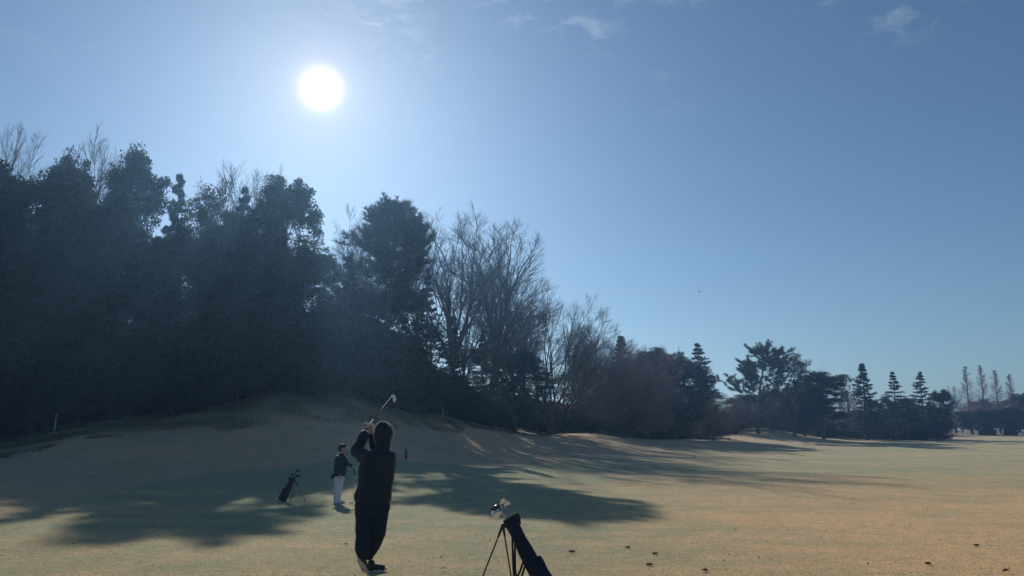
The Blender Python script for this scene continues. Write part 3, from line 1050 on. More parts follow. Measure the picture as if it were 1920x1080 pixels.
M_JACKET = simple("black_shell_fabric", (0.009, 0.016, 0.028), 0.6, 0.3, 30, bump=0.3)
M_TROUS = simple("navy_trouser_fabric", (0.008, 0.016, 0.032), 0.75, 0.3, 60, bump=0.3)
M_KNIT = simple("knit_hat_wool", (0.012, 0.018, 0.028), 0.95, 0.3, 120, sheen=0.15, bump=0.4)
M_SKIN = simple("skin", (0.42, 0.24, 0.18), 0.55, 0.12, 20)
M_GLOVE = simple("white_glove_leather", (0.62, 0.62, 0.62), 0.6, 0.1, 60)
M_WHITE = simple("white_cotton", (0.62, 0.64, 0.72), 0.85, 0.08, 30, bump=0.2)
M_SHOE = simple("black_shoe_leather", (0.02, 0.022, 0.028), 0.45, 0.3, 40)
M_SOLE = simple("white_rubber_sole", (0.42, 0.44, 0.45), 0.6, 0.12, 50)
M_HAIR = simple("grey_black_hair", (0.03, 0.027, 0.025), 0.6, 0.4, 90)
M_RED = simple("red_cloth", (0.28, 0.02, 0.03), 0.6, 0.2, 50)
M_STEEL = simple("polished_steel", (0.6, 0.6, 0.6), 0.25, 0.1, 40, metal=1.0)
M_SHAFT = simple("steel_shaft", (0.45, 0.45, 0.45), 0.3, 0.1, 40, metal=1.0)
M_GRIP = simple("black_rubber_grip", (0.02, 0.02, 0.02), 0.7, 0.2, 90)
M_BAG = simple("navy_nylon_bag", (0.008, 0.014, 0.032), 0.6, 0.3, 30, bump=0.25)
M_BAG2 = simple("dark_nylon_bag", (0.018, 0.02, 0.03), 0.6, 0.3, 30, bump=0.25)
M_LEG = simple("black_metal_leg", (0.03, 0.028, 0.022), 0.4, 0.2, 40, metal=0.4)
M_BRASS = simple("warm_grey_head", (0.5, 0.42, 0.3), 0.3, 0.1, 40, metal=1.0)
M_DARKHEAD = simple("black_club_head", (0.03, 0.035, 0.035), 0.18, 0.2, 40)
M_STAKE = simple("white_stake_paint", (0.75, 0.75, 0.74), 0.5, 0.06, 30)
M_DARKPOST = simple("dark_post_backlit_ball", (0.03, 0.03, 0.035), 0.6, 0.2, 30)
M_BALL = simple("white_ball", (0.8, 0.8, 0.8), 0.35, 0.03, 30)
M_TAN = simple("tan_marker", (0.45, 0.36, 0.22), 0.6, 0.15, 30)
M_LEAFPALE = leafmat("dry_pale_leaf", (0.42, 0.33, 0.18), (0.62, 0.50, 0.30), 0.4, 12)
M_LEAFDARK = leafmat("dry_brown_leaf", (0.07, 0.042, 0.022), (0.13, 0.08, 0.04), 0.3, 12)
M_SOIL = simple("dark_soil", (0.085, 0.062, 0.042), 0.95, 0.4, 60, bump=0.5)


def hand(bm, wrist, palm_dir, normal, thumb_side, size=0.185, curl=0.9, r=0.0085):
    """palm and five bent fingers as overlapping capsules (fused later with the arm)"""
    w = Vector(wrist)
    d = Vector(palm_dir).normalized()
    n = (Vector(normal) - d * Vector(normal).dot(d)).normalized()
    s = Vector(thumb_side)
    s = (s - d * s.dot(d) - n * s.dot(n)).normalized()
    pl = size * 0.52
    for k in range(4):
        off = s * (0.030 - 0.020 * k)
        prim_capsule(bm, w + off * 0.55, w + d * pl + off, 0.013, 0.0115, 10, 3)
        base = w + d * pl + off
        L = size * (0.40, 0.45, 0.42, 0.33)[k]
        c = 0.0
        p = base
        for sgm, fr in enumerate((0.45, 0.32, 0.23)):
            c += curl * (0.9, 1.1, 0.8)[sgm]
            q = p + (d * math.cos(c) + n * math.sin(c)) * L * fr
            prim_capsule(bm, p, q, r * (1.08 - .1 * sgm), r * (1.0 - .1 * sgm), 10, 3)
            p = q
    tb = w + d * pl * 0.30 + s * 0.026
    t1 = tb + (d * 0.62 + s * 0.6 + n * 0.35).normalized() * size * 0.20
    t2 = t1 + (d * 0.8 + s * -0.05 + n * 0.6).normalized() * size * 0.17
    prim_capsule(bm, tb, t1, r * 1.45, r * 1.15, 10, 3)
    prim_capsule(bm, t1, t2, r * 1.15, r * 0.95, 10, 3)


def head_shape(bm, c, fwd, s=1.0):
    """head with brow, nose, mouth, chin and ears; c centre, fwd facing"""
    c, f = Vector(c), Vector(fwd).normalized()
    up = Vector((0, 0, 1))
    up = (up - f * up.dot(f)).normalized()
    sd_ = f.cross(up)
    P = lambda a, b, z: c + (f * a + sd_ * b + up * z) * s
    M = Matrix((sd_, f, up)).transposed().to_4x4()
    M.translation = c + up * 0.03 * s
    n = 9
    loft_prof(bm, M @ Matrix.Diagonal((0.076 * s, 0.096 * s, 0.088 * s, 1)), [(-math.cos(i / n * math.pi), math.sin(i / n * math.pi) if 0 < i < n else 0) for i in range(n + 1)], 16)
    prim_capsule(bm, P(.030, 0, -.035), P(.046, 0, -.075), .062 * s, .032 * s, 14)      # jaw to chin
    prim_capsule(bm, P(.082, 0, .012), P(.106, 0, -.022), .008 * s, .013 * s, 10)       # nose
    prim_capsule(bm, P(.080, -.03, .022), P(.080, .03, .022), .010 * s, .010 * s, 10)   # brow
    prim_capsule(bm, P(.078, -.018, -.050), P(.078, .018, -.050), .008 * s, .008 * s, 8)  # lips
    for e in (-1, 1):
        prim_capsule(bm, P(-.005, e * .076, -.022), P(-.012, e * .080, .014), .010 * s, .014 * s, 8)
        ball(bm, P(.070, e * .032, .002), .013 * s)
    prim_capsule(bm, P(-.012, 0, -.05), P(-.03, 0, -.13), .052 * s, .056 * s, 14)       # neck


# ------------------------------------------------------------------ golfer in the foreground
GY = 9.52


def g(px, py, dy=0.0):
    return at(px, py, GY + dy)


gx, gy = g(690, 1060).x, GY
golfer = empty("person", (gx, gy, H(gx, gy)))
tag(golfer, "golfer in black hooded jacket and navy trousers seen from behind, arms raised after a swing", "person")


def local(o, parent):
    """keep world placement while parented to an unrotated empty"""
    o.parent = parent
    o.location = -parent.location
    return o


LHW, RHW = g(684.5, 812, .26), g(697.5, 811, .30)             # wrists
LEL, REL = g(668.5, 845, .22), g(706, 858, .40)
LSH, RSH = g(687, 857, .06), g(735, 859, .02)
CLUBTOP, CLUBEND = g(691, 799, .33), g(736.5, 741, 1.12)
cd = (CLUBEND - CLUBTOP).normalized()
bm = bmesh.new()
head_shape(bm, g(717.5, 819, .05), Vector((0.25, 1, 0.22)), 1.02)
sections(bm, [(g(699, 952), .13, .10), (g(702, 925), .14, .10), (g(706, 895), .15, .11), (g(710, 865), .17, .10), (g(713, 852), .13, .08), (g(716, 842), .06, .06)])
for S_, E_, W_ in ((LSH, LEL, LHW), (RSH, REL, RHW)):
    prim_capsule(bm, S_, E_, .048, .040)
    prim_capsule(bm, E_, W_, .040, .026)
hn = Vector((.8, -.35, .1))
hand(bm, RHW, (CLUBTOP + cd * .03 - RHW), Vector((-1, .1, .1)), Vector((0, -1, .4)), .20, 0.75, .0105)
FA, FK, FH = g(691, 1041, .14), g(707, 997, .02), g(713, 945)     # planted leg ankle, knee, hip
BA, BK, BH = g(680, 1040, -.10), g(682.5, 996, -.02), g(684, 945)     # rear leg
for h_, k_, a_ in ((FH, FK, FA), (BH, BK, BA)):
    prim_capsule(bm, h_, k_, .085, .055)
    prim_capsule(bm, k_, a_, .055, .036)
local(fuse("body", bm, 0.006, 2, mat=M_SKIN), golfer)
# jacket
bm = bmesh.new()
sections(bm, [(g(699, 939), .208, .150), (g(699.5, 930), .216, .160), (g(702, 915), .208, .155), (g(705.5, 895), .206, .150), (g(708, 875), .206, .150),
              (g(710.5, 862), .205, .140), (g(712, 853), .195, .125), (g(713.5, 847.5), .165, .105), (g(716, 842), .10, .09)], 26)
prim_capsule(bm, RSH + Vector((-.035, 0, -.03)), REL, .082, .066)
prim_capsule(bm, RSH + Vector((-.075, 0, -.10)), RSH + Vector((-.06, .05, -.02)), .095, .082)
prim_capsule(bm, REL, RHW - (RHW - REL) * .13, .066, .045)
prim_capsule(bm, LSH + Vector((.03, 0, -.02)), LEL, .090, .070)
prim_capsule(bm, LSH + Vector((.04, 0, -.07)), LEL + Vector((.05, -.05, -.06)), .085, .060)
prim_capsule(bm, LEL, LHW - (LHW - LEL) * .12, .072, .054)
local(fuse("jacket", bm, 0.009, 3, 0.015, 8, M_JACKET, fz=0.7), golfer)
# hood
bm = bmesh.new()
ball(bm, g(719, 813, .03), .118, (1.0, 1.12, 1.13))
ball(bm, g(717, 806, -.01), .095, (1, 1.1, 1.05))
prim_capsule(bm, g(718, 818, .0), g(717, 840, -.02), .105, .088)
hood = local(fuse("hood", bm, 0.008, 3, 0.006, 12, M_KNIT), golfer)
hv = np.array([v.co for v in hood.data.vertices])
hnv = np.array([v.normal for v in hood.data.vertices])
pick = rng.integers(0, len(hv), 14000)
pick = pick[(hv[pick, 2] > g(718, 830).z) & (np.abs(hnv[pick, 1]) < .4)]  # pale fibres on the edge-on band only, painting a backlit rim on the hood
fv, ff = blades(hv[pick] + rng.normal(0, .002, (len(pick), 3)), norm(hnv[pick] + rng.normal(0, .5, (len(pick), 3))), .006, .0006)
fz_ = link("rim_light_fuzz", np_mesh("rim_light_fuzz", fv, ff), leafmat("rim_light_fibre", (.40, .41, .43), (.55, .56, .58), .7, 40))
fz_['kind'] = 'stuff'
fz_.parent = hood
# trousers
bm = bmesh.new()
sections(bm, [(g(699, 968), .170, .125), (g(699, 950), .200, .145), (g(699, 935), .202, .145), (g(699, 925), .185, .135)], 24)
for h_, k_, a_, w_ in ((FH, FK, FA, 1.0), (BH, BK, BA, 1.0)):
    prim_capsule(bm, h_ + Vector((0, 0, -.02)), k_, .112, .098)
    mid_ = k_ * .5 + a_ * .5 + Vector((0, -.01, 0))
    prim_capsule(bm, k_, mid_, .098, .091)
    prim_capsule(bm, mid_, a_ + Vector((0, 0, .045)), .091, .082)
    prim_capsule(bm, a_ + Vector((0, 0, .045)), a_ + Vector((0, .01, -.005)), .080, .062)
local(fuse("trousers", bm, 0.009, 3, 0.013, 8, M_TROUS, fz=0.8), golfer)
# glove on the left hand
bm = bmesh.new()
prim_capsule(bm, LHW - (LHW - LEL).normalized() * .02, LHW + (CLUBTOP - LHW) * .2, .034, .036)
hand(bm, LHW, (CLUBTOP - cd * .02 - LHW), Vector((1, .2, .2)), Vector((0, .6, .6)), .20, 0.75, .0125)
local(fuse("glove", bm, 0.005, 2, mat=M_GLOVE), golfer)


def shoe(name, heel, toe, ankle, parent, tilt=0.0, roll=0.0):
    """upper and sole; heel and toe points on the sole line"""
    heel, toe = Vector(heel), Vector(toe)
    d = (toe - heel)
    L = d.length
    d.normalize()
    side = d.cross(Vector((0, 0, 1)))
    if side.length < .2:
        side = Vector((1, 0, 0))
    side.normalize()
    up = side.cross(d).normalized()
    P = lambda a, b, z: heel + d * (a * L) + side * b + up * z
    bm = bmesh.new()
    prim_capsule(bm, P(.16, 0, .055), P(.45, 0, .052), .042, .040)
    prim_capsule(bm, P(.45, 0, .050), P(.84, 0, .040), .042, .030)
    prim_capsule(bm, P(.17, 0, .05), P(.22, 0, .105), .042, .042)
    prim_capsule(bm, P(.66, -.014, .036), P(.72, .014, .036), .034, .034)
    u_ = fuse("shoe", bm, 0.006, 2, mat=M_SHOE, parent=None)
    local(u_, parent)
    bm = bmesh.new()
    n = 22
    lo, hi = [], []
    for k in range(n):
        a = k / n * 6.28318
        x = 0.5 + 0.52 * math.cos(a)
        wdt = (0.036 + 0.012 * math.cos(a - .2)) * math.sin(a)
        if 0.35 < x < 0.6:
            wdt *= 0.86
        rise = 0.018 * max(0, (x - .75) / .25) ** 2
        lo.append(bm.verts.new(P(x, wdt, rise)))
        hi.append(bm.verts.new(P(x, wdt * 1.05, rise + .026)))
    for k in range(n):
        k2 = (k + 1) % n
        bm.faces.new((lo[k], lo[k2], hi[k2], hi[k]))
    bm.faces.new(list(reversed(lo)))
    bm.faces.new(hi)
    s_ = bm_obj("sole", bm, M_SOLE, None, False)
    s_.parent = u_
    return u_


zf = H(g(695, 1055, .2).x, GY + .2)
f0 = g(688, 1055, .20)
f0.z = zf + .004
f1 = f0 + Vector((.20, .17, 0))
shoe("shoe", f0, f1, FA, golfer)
zb = H(g(680, 1065, -.15).x, GY - .15)
t0 = g(685.5, 1062, -.06)
t0.z = zb + .012
h0 = t0 + Vector((-.075, -.10, .185))
shoe("shoe", h0, t0 + Vector((.0, .06, -.0)), BA, golfer)

pouch = bmesh.new()
prim_capsule(pouch, g(727.5, 945, .03), g(727.5, 953, .02), .020, .028)
prim_capsule(pouch, g(725, 941, .03), g(727, 945, .03), .010, .016)
po = fuse("pouch", pouch, 0.006, 2, .003, 30, M_RED)
tag(po, "small dark red pouch hanging at the right hip of the hooded golfer", "pouch")


def iron_head(bm, p, d, toe, size=1.0):
    """blade head at the shaft end p; d shaft direction, toe direction of the blade"""
    p, d = Vector(p), Vector(d).normalized()
    t = Vector(toe)
    t = (t - d * t.dot(d)).normalized()
    n = d.cross(t)
    pts = [(-.008, -.035), (-.008, .004), (.020, .012), (.060, -.004), (.076, .000), (.080, -.022), (.066, .030), (.02, .030)]
    out = [(-.006, -.01), (.004, .018), (.030, .030), (.062, .032), (.080, .016), (.082, -.012), (.070, -.026), (.02, -.010)]
    a = [bm.verts.new(p + (t * x + d * y + n * .006) * size) for x, y in out]
    b_ = [bm.verts.new(p + (t * x + d * y - n * (.006 + .008 * (y + .03) / .06)) * size) for x, y in out]
    k = len(out)
    bm.faces.new(a)
    bm.faces.new(list(reversed(b_)))
    for i in range(k):
        j = (i + 1) % k
        bm.faces.new((a[i], b_[i], b_[j], a[j]))
    prim_capsule(bm, p - d * .05 * size, p + d * .004, .0065 * size, .0075 * size, 8, 2)


def wood_head(bm, p, d, toe, size=1.0):
    p, d = Vector(p), Vector(d).normalized()
    t = Vector(toe)
    t = (t - d * t.dot(d)).normalized()
    n = d.cross(t)
    M = Matrix((t, n, d)).transposed().to_4x4()
    M.translation = p + t * .035 * size
    prof = [(-.026, 0), (-.024, .030), (-.010, .050), (.004, .054), (.016, .044), (.024, .022), (.027, 0)]
    loft_prof(bm, M, [(z * size, r * size) for z, r in prof], 18, 1.05, 0.85)
    prim_capsule(bm, p - d * .05 * size, p + d * .005, .006 * size, .009 * size, 8, 2)


def club(top, end, kind, toe, label, group=None, grip=True, hm=None, scale=1.0, shaft_mat=None, sr=1.0):
    top, end = Vector(top), Vector(end)
    d = (end - top).normalized()
    o = empty("golf_club", top)
    tag(o, label, "golf club", group)
    bm = bmesh.new()
    tube_path(bm, [top, top.lerp(end, .5), end], [.0065 * sr, .0058 * sr, .0045 * sr], 8)
    local(bm_obj("shaft", bm, shaft_mat or M_SHAFT), o)
    if grip:
        bm = bmesh.new()
        tube_path(bm, [top - d * .03, top + d * .1, top + d * .24], [.0145, .013, .0095], 10)
        local(bm_obj("grip", bm, M_GRIP), o)
    bm = bmesh.new()
    (iron_head if kind == 'iron' else wood_head)(bm, end, d, toe, scale)
    h_ = bm_obj("head", bm, hm or M_STEEL, None, kind != 'iron')
    if kind == 'iron':
        md = h_.modifiers.new("b", 'BEVEL')
        md.width = .002
        md.segments = 2
    local(h_, o)
    return o


club(CLUBTOP - cd * .06, CLUBEND, 'iron', Vector((.15, 0, -1)), "iron held up by the hooded golfer, its shining head against the dark wood", scale=1.15, shaft_mat=M_GRIP)

# ------------------------------------------------------------------ second golfer, white trousers
HY = 22.5
mx = at(630, 938, HY).x
mz = H(mx, HY)
pyg = 940.0


def m2(px, py, dy=0.0):
    """photo position, corrected so that row 940 is the ground under the man"""
    p = at(px, py, HY + dy)
    p.z += mz - at(630, pyg, HY).z
    return p


man = empty("person", (mx, HY, mz))
tag(man, "man in cap, black jacket and white trousers leaning on a club", "person")
bm = bmesh.new()
head_shape(bm, m2(642.5, 838.5), Vector((1, .15, .02)), 1.08)
sections(bm, [(m2(635, 892), .12, .15), (m2(637, 878), .13, .15), (m2(638, 862), .12, .16), (m2(639, 852), .10, .17), (m2(640, 847), .06, .06)])
A1S, A1E, A1W = m2(643, 854, -.16), m2(652, 866, -.12), m2(661, 869.5, -.06)
A2S, A2E, A2W = m2(634, 855, -.20), m2(633.5, 871, -.26), m2(637, 883, -.24)
for S_, E_, W_ in ((A1S, A1E, A1W), (A2S, A2E, A2W)):
    prim_capsule(bm, S_, E_, .045, .038)
    prim_capsule(bm, E_, W_, .038, .027)
hand(bm, A2W, Vector((.15, 0, -1)), Vector((1, 0, 0)), Vector((.6, -.6, 0)), .19, .35, .011)
LG = ((m2(632, 893, -.09), m2(633, 912, -.10), m2(629.5, 932, -.08)), (m2(638, 893, .09), m2(637, 912, .08), m2(634.5, 932, .06)))
for h_, k_, a_ in LG:
    prim_capsule(bm, h_, k_, .08, .052)
    prim_capsule(bm, k_, a_, .052, .036)
local(fuse("body", bm, 0.008, 2, mat=M_SKIN), man)
bm = bmesh.new()
sections(bm, [(m2(636, 889), .155, .185), (m2(637, 884), .165, .195), (m2(638.5, 875), .175, .20), (m2(638.5, 865), .165, .20), (m2(638, 856), .145, .205), (m2(638.5, 850), .115, .165), (m2(640.5, 845.5), .065, .08)], 22)
prim_capsule(bm, A1S, A1E, .070, .058)
prim_capsule(bm, A1E, A1W, .058, .040)
prim_capsule(bm, A2S, A2E, .078, .062)
prim_capsule(bm, A2E, A2W, .062, .045)
local(fuse("jacket", bm, 0.010, 3, 0.010, 9, M_JACKET), man)
bm = bmesh.new()
sections(bm, [(m2(635, 900), .135, .165), (m2(635.5, 892), .155, .18), (m2(636, 884), .15, .18)], 22)
for h_, k_, a_ in LG:
    prim_capsule(bm, h_, k_, .105, .080)
    prim_capsule(bm, k_, a_ + Vector((0, 0, .01)), .080, .068)
local(fuse("trousers", bm, 0.010, 3, 0.009, 9, M_WHITE), man)
bm = bmesh.new()
hc = m2(642.5, 837.0) + Vector((-.006, 0, .035))
loft_prof(bm, Matrix.Translation(hc) @ Matrix.Diagonal((.112, .094, .098, 1)), [(-.05, 1.0), (.0, 1.0), (.4, .95), (.75, .68), (.95, .28), (1.0, 0)], 20)
for sgn in (1,):
    q = [bm.verts.new(hc + Vector((.07 + .12 * math.cos(a_), .075 * math.sin(a_) * 1.15, -.004 - .02 * max(0, math.cos(a_))))) for a_ in [i / 10 * math.pi - math.pi / 2 for i in range(11)]]
    q2 = [bm.verts.new(v.co + Vector((0, 0, .008))) for v in q]
    bm.faces.new(q2)
    bm.faces.new(list(reversed(q)))
    for i in range(len(q)):
        j = (i + 1) % len(q)
        bm.faces.new((q[i], q[j], q2[j], q2[i]))
local(bm_obj("cap", bm, M_JACKET), man)
bm = bmesh.new()
ball(bm, m2(641.0, 837.5) + Vector((-.01, 0, -.0)), .098, (.98, .86, .95))
local(fuse("hair", bm, .008, 1, .004, 40, M_HAIR), man)
bm = bmesh.new()
prim_capsule(bm, A1W, A1W + Vector((.03, 0, -.01)), .030, .032)
hand(bm, A1W, Vector((1, 0, -.45)), Vector((-.4, 0, -1)), Vector((0, 1, 0)), .19, .8, .0115)
local(fuse("glove", bm, 0.006, 1, mat=M_GLOVE), man)
for h_, k_, a_ in LG:
    hl = Vector((a_.x - .06, a_.y, mz + .004))
    gsh = shoe("shoe", hl, hl + Vector((.26, -.05, 0)), a_, man)
    gsh.data.materials.clear()
    gsh.data.materials.append(M_WHITE)
ce = m2(661.5, 936, -.06)
ce.z = mz + .035
club(A1W + Vector((.055, 0, -.0)), ce, 'wood', Vector((-1, -.3, 0)), "upright club under the gloved hand of the man in white trousers", grip=True, hm=M_DARKHEAD, scale=.8)
bm = bmesh.new()
prim_capsule(bm, m2(624.5, 886, -.15), m2(624.5, 891, -.15), .045, .05)
pb = fuse("pouch", bm, .008, 2, .004, 20, M_JACKET)
tag(pb, "black pouch at the back hip of the man in white trousers", "pouch")


# ------------------------------------------------------------------ golf bags
def golf_bag(top, bottom, w_top, w_bot, matb, label, feet, pocket_side, strap=True, hinge=None):
    top, bottom = Vector(top), Vector(bottom)
    ax = (top - bottom)
    L = ax.length
    ax.normalize()
    o = empty("golf_bag", (bottom.x, bottom.y, H(bottom.x, bottom.y)))
    tag(o, label, "golf bag")
    side = Vector(pocket_side)
    side = (side - ax * side.dot(ax)).normalized()
    nrm_ = ax.cross(side)
    M = Matrix((side, nrm_, ax)).transposed().to_4x4()
    M.translation = bottom
    bm = bmesh.new()
    prof = [(0, .001), (0, w_bot * .9), (.02, w_bot), (L * .35, w_bot * .98), (L * .62, w_bot * .9), (L * .72, w_top * .93), (L * .93, w_top * .98), (L * .985, w_top * 1.06), (L, w_top * 1.02), (L * .985, w_top * .85), (L * .9, w_top * .8), (L * .9, .001)]
    loft_prof(bm, M, prof, 20, 1.0, .88)
    be = bm_obj("body", bm, matb)
    for v in be.data.vertices:
        f = noise.noise(v.co * 9) * .006
        v.co += Vector((f, f, 0))
    local(be, o)
    bm = bmesh.new()
    prim_capsule(bm, M @ Vector((w_bot * .75, 0, L * .10)), M @ Vector((w_bot * .75, 0, L * .45)), w_bot * .62, w_bot * .62)
    local(fuse("pocket", bm, .008, 4, .004, 14, matb), o)
    hg = M @ Vector((-w_top * .9, 0, L * .86)) if hinge is None else Vector(hinge)
    bm = bmesh.new()
    prim_capsule(bm, M @ Vector((-w_top * .6, 0, L * .9)), hg, .016, .015)
    for f in feet:
        f = Vector(f)
        p0 = hg.lerp(f, .16)
        prim_capsule(bm, hg, p0, .015, .011)
    local(bm_obj("hinge", bm, M_LEG), o)
    for f in feet:
        f = Vector(f)
        bm = bmesh.new()
        tube_path(bm, [hg, f], .0075, 8)
        lg = local(bm_obj("leg", bm, M_LEG), o)
        bm = bmesh.new()
        prim_capsule(bm, f + (hg - f).normalized() * .05, f, .008, .012, 8, 3)
        ft = bm_obj("rubber_foot", bm, M_GRIP)
        ft.parent = lg
    if strap:
        bm = bmesh.new()
        for k, (sa, sb, drop) in enumerate(((.80, .48, .30), (.74, .52, .22))):
            a_ = M @ Vector((-w_top * .8, (k - .5) * .06, L * sa))
            b_ = M @ Vector((-w_bot * .8, (k - .5) * .06, L * sb))
            pts = []
            for i in range(13):
                tt_ = i / 12
                p = a_.lerp(b_, tt_)
                p += Vector((-.03 * math.sin(tt_ * math.pi), (k - .5) * .04, -drop * math.sin(tt_ * math.pi)))
                pts.append(p)
            q = []
            for i, p in enumerate(pts):
                tn = (pts[min(i + 1, 12)] - pts[max(i - 1, 0)]).normalized()
                wv = tn.cross(Vector((0, 1, .2))).normalized() * .010
                q.append([bm.verts.new(p + wv + Vector((0, .003, 0))), bm.verts.new(p - wv + Vector((0, .003, 0))), bm.verts.new(p - wv - Vector((0, .003, 0))), bm.verts.new(p + wv - Vector((0, .003, 0)))])
            for r0, r1 in zip(q, q[1:]):
                for j in range(4):
                    bm.faces.new((r0[j], r0[(j + 1) % 4], r1[(j + 1) % 4], r1[j]))
            bm.faces.new(q[0])
            bm.faces.new(list(reversed(q[-1])))
        local(bm_obj("strap", bm, M_GRIP), o)
    # carry handle at the mouth
    bm = bmesh.new()
    hp = [M @ Vector((w_top * .9 + (.03) * math.sin(t_ * math.pi), 0, L * (1.0 + .03 * math.sin(t_ * 3.1)) - t_ * .10)) for t_ in [i / 8 for i in range(9)]]
    tube_path(bm, hp, .017, 8)
    local(bm_obj("handle", bm, M_GRIP), o)
    return o, M, L


BY = 8.0
bt, bb = at(954, 971, BY), at(1036, 1100, BY - .12)
bb.z = H(bb.x, bb.y) + .02
f1 = at(888, 1105, BY + .05)
f1.z = H(f1.x, f1.y) + .008
f2 = at(963, 1100, BY + .45)
f2.z = H(f2.x, f2.y) + .008
bag, BM, BL = golf_bag(bt, bb, .066, .080, M_BAG, "navy stand bag with clubs, standing in the near foreground", (f1, f2), Vector((1, 0, .2)), hinge=at(943, 984, BY + .03))
BAX = (bt - bb).normalized()
GRP = "clubs standing in the near bag"
specs = [  # local x, y in the mouth, end pixel, kind, toe, size, label, material
    (-.02, .02, (938, 944.5), 'iron', (1, 0, .6), .85, "club with bright upright head, topmost in the near bag", M_STEEL),
    (.03, -.01, (946, 948.5), 'iron', (1, 0, .3), .75, "shiny iron nearest the carry handle of the near bag", M_STEEL),
    (-.03, -.02, (934.5, 949), 'wood', (-1, 0, .1), .85, "dark wooden-type club head, leftmost top club in the near bag", M_DARKHEAD),
    (-.03, .03, (937, 955), 'iron', (-1, 0, .1), 1.1, "polished iron blade pointing left, just under the dark club head in the near bag", M_STEEL),
    (-.01, -.03, (940, 961), 'iron', (-1, .1, -.2), 1.1, "lowest iron pointing left over the rim of the near bag", M_STEEL),
    (.0, .01, (938, 958), 'iron', (-1, -.2, -.35), 1.0, "warm glinting iron between the other left-pointing irons of the near bag", M_BRASS),
]
for lx, ly, (epx, epy), kd, toe, sz_, lb, mm in specs:
    end = at(epx, epy, BY + ly)
    inn = BM @ Vector((lx, ly, BL * .93))
    inn = inn + (inn - end).normalized() * .1
    club(inn, end, kd, toe, lb, GRP, grip=False, hm=mm, scale=sz_)

B2 = 23.3
b2t, b2b = at(549.5, 898, B2), at(528.5, 941, B2 - .15)
dz = H(b2b.x, b2b.y) + .02 - b2b.z
b2b.z += dz
b2t.z += dz
fa, fb = at(545, 938, B2 + .15), at(572, 938, B2 + .2)
for f in (fa, fb):
    f.z = H(f.x, f.y) + .01
bag2, BM2, BL2 = golf_bag(b2t, b2b, .085, .10, M_BAG2, "dark stand bag leaning in the tree shade left of the man in white trousers", (fa, fb), Vector((-1, 0, .2)), hinge=b2t + Vector((.07, .02, -.09)), strap=False)
for lx, ly, (epx, epy), kd, toe, lb in (
        (.0, .02, (557, 883), 'wood', (1, 0, .2), "highest dark club in the shaded far bag"),
        (-.03, -.02, (556, 892), 'wood', (1, 0, -.2), "middle club with rounded head in the shaded far bag"),
        (.03, .0, (550, 893), 'iron', (-1, 0, .2), "short club leaning left in the shaded far bag")):
    end = at(epx, epy, B2 + ly)
    end.z += dz
    club(BM2 @ Vector((lx, ly, BL2 * .9)), end, kd, toe, lb, "clubs standing in the shaded far bag", grip=False, hm=M_DARKHEAD, shaft_mat=M_GRIP, sr=2.2, scale=1.15)

# ------------------------------------------------------------------ small things on the course
def stake(px, pybase, pytop, Y, label, mat=M_STAKE, r=.03, tilt=0.0, name="boundary_stake", cat="stake", grp="white boundary stakes at the wood edge"):
    r *= 1.25
    p = at(px, pybase, Y)
    z = H(p.x, Y)
    h_ = (pybase - pytop) / FOC * Y * 1.3
    o = empty(name, (p.x, Y, z))
    o.rotation_euler = (0, tilt, 0)
    tag(o, label, cat, grp)
    bm = bmesh.new()
    loft_prof(bm, Matrix.Translation((0, 0, 0)), [(-.1, r), (h_ * .93, r), (h_ * .97, r * .8), (h_, r * .3)], 8)
    bm_obj("post", bm, mat, o)
    bm = bmesh.new()
    loft_prof(bm, Matrix.Translation((0, 0, 0)), [(h_ * .78, r * 1.12), (h_ * .86, r * 1.12)], 8)
    bm_obj("band", bm, mat if mat is M_DARKPOST else M_TAN, o)
    return o


stake(103, 797, 773, 44, "white stake at the far left, nearest the wood edge", tilt=.02)
stake(468, 729, 715, 55, "white stake left of the long grassy crest", r=.028)
stake(631.5, 732, 721, 55, "white stake on the crest above the man in white trousers", r=.024, tilt=.03)
stake(830, 777, 764, 64, "thin white stake right of the swung club head", r=.024)
stake(977, 821, 810, 84, "small faint stake in the dip left of the pale mound", r=.03)
stake(761, 860, 845, 44, "short dark post standing on the slope right of the hooded golfer", M_DARKPOST, .05, name="marker_post", cat="post", grp=None)


def golf_ball(px, py, Y, r, label, ground_=True, mat=M_BALL, name="golf_ball", cat="golf ball"):
    p = at(px, py, Y)
    if ground_:
        p.z = H(p.x, Y) + r * .9
    me = bpy.data.meshes.new(name)
    bm = bmesh.new()
    bmesh.ops.create_icosphere(bm, subdivisions=4, radius=r)
    bm.normal_update()
    pts = [v.co.normalized() for v in bm.verts]
    for v in bm.verts:       # dimples
        q = v.co.normalized() * 7.5
        cell = noise.cell(q) if False else noise.voronoi(q)[0][0]
        v.co *= 1.0 - 0.02 * max(0.0, 1 - cell * 2.2)
    bm.to_mesh(me)
    bm.free()
    for f in me.polygons:
        f.use_smooth = True
    o = link(name, me, mat)
    o.location = p
    return tag(o, label, cat)


golf_ball(1311.5, 546.5, 24, .0215, "tiny round ball coloured dark as if backlit, high in the clear sky above the far trees", False, M_DARKPOST)  # white ball given a dark colour in place of its backlit shade
golf_ball(841.5, 929, 24.5, .0215, "white golf ball lying on the fairway between the hooded golfer and near bag")
golf_ball(1378, 975, 15.2, .018, "tiny white fallen leaf, shaped as a ball, on the turf right of the near bag")  # fallen leaf drawn with the ball mesh
golf_ball(1301, 858, 62, .085, "round tan marker sitting on the fairway before the pale mounds", mat=M_TAN, name="tee_marker", cat="marker")


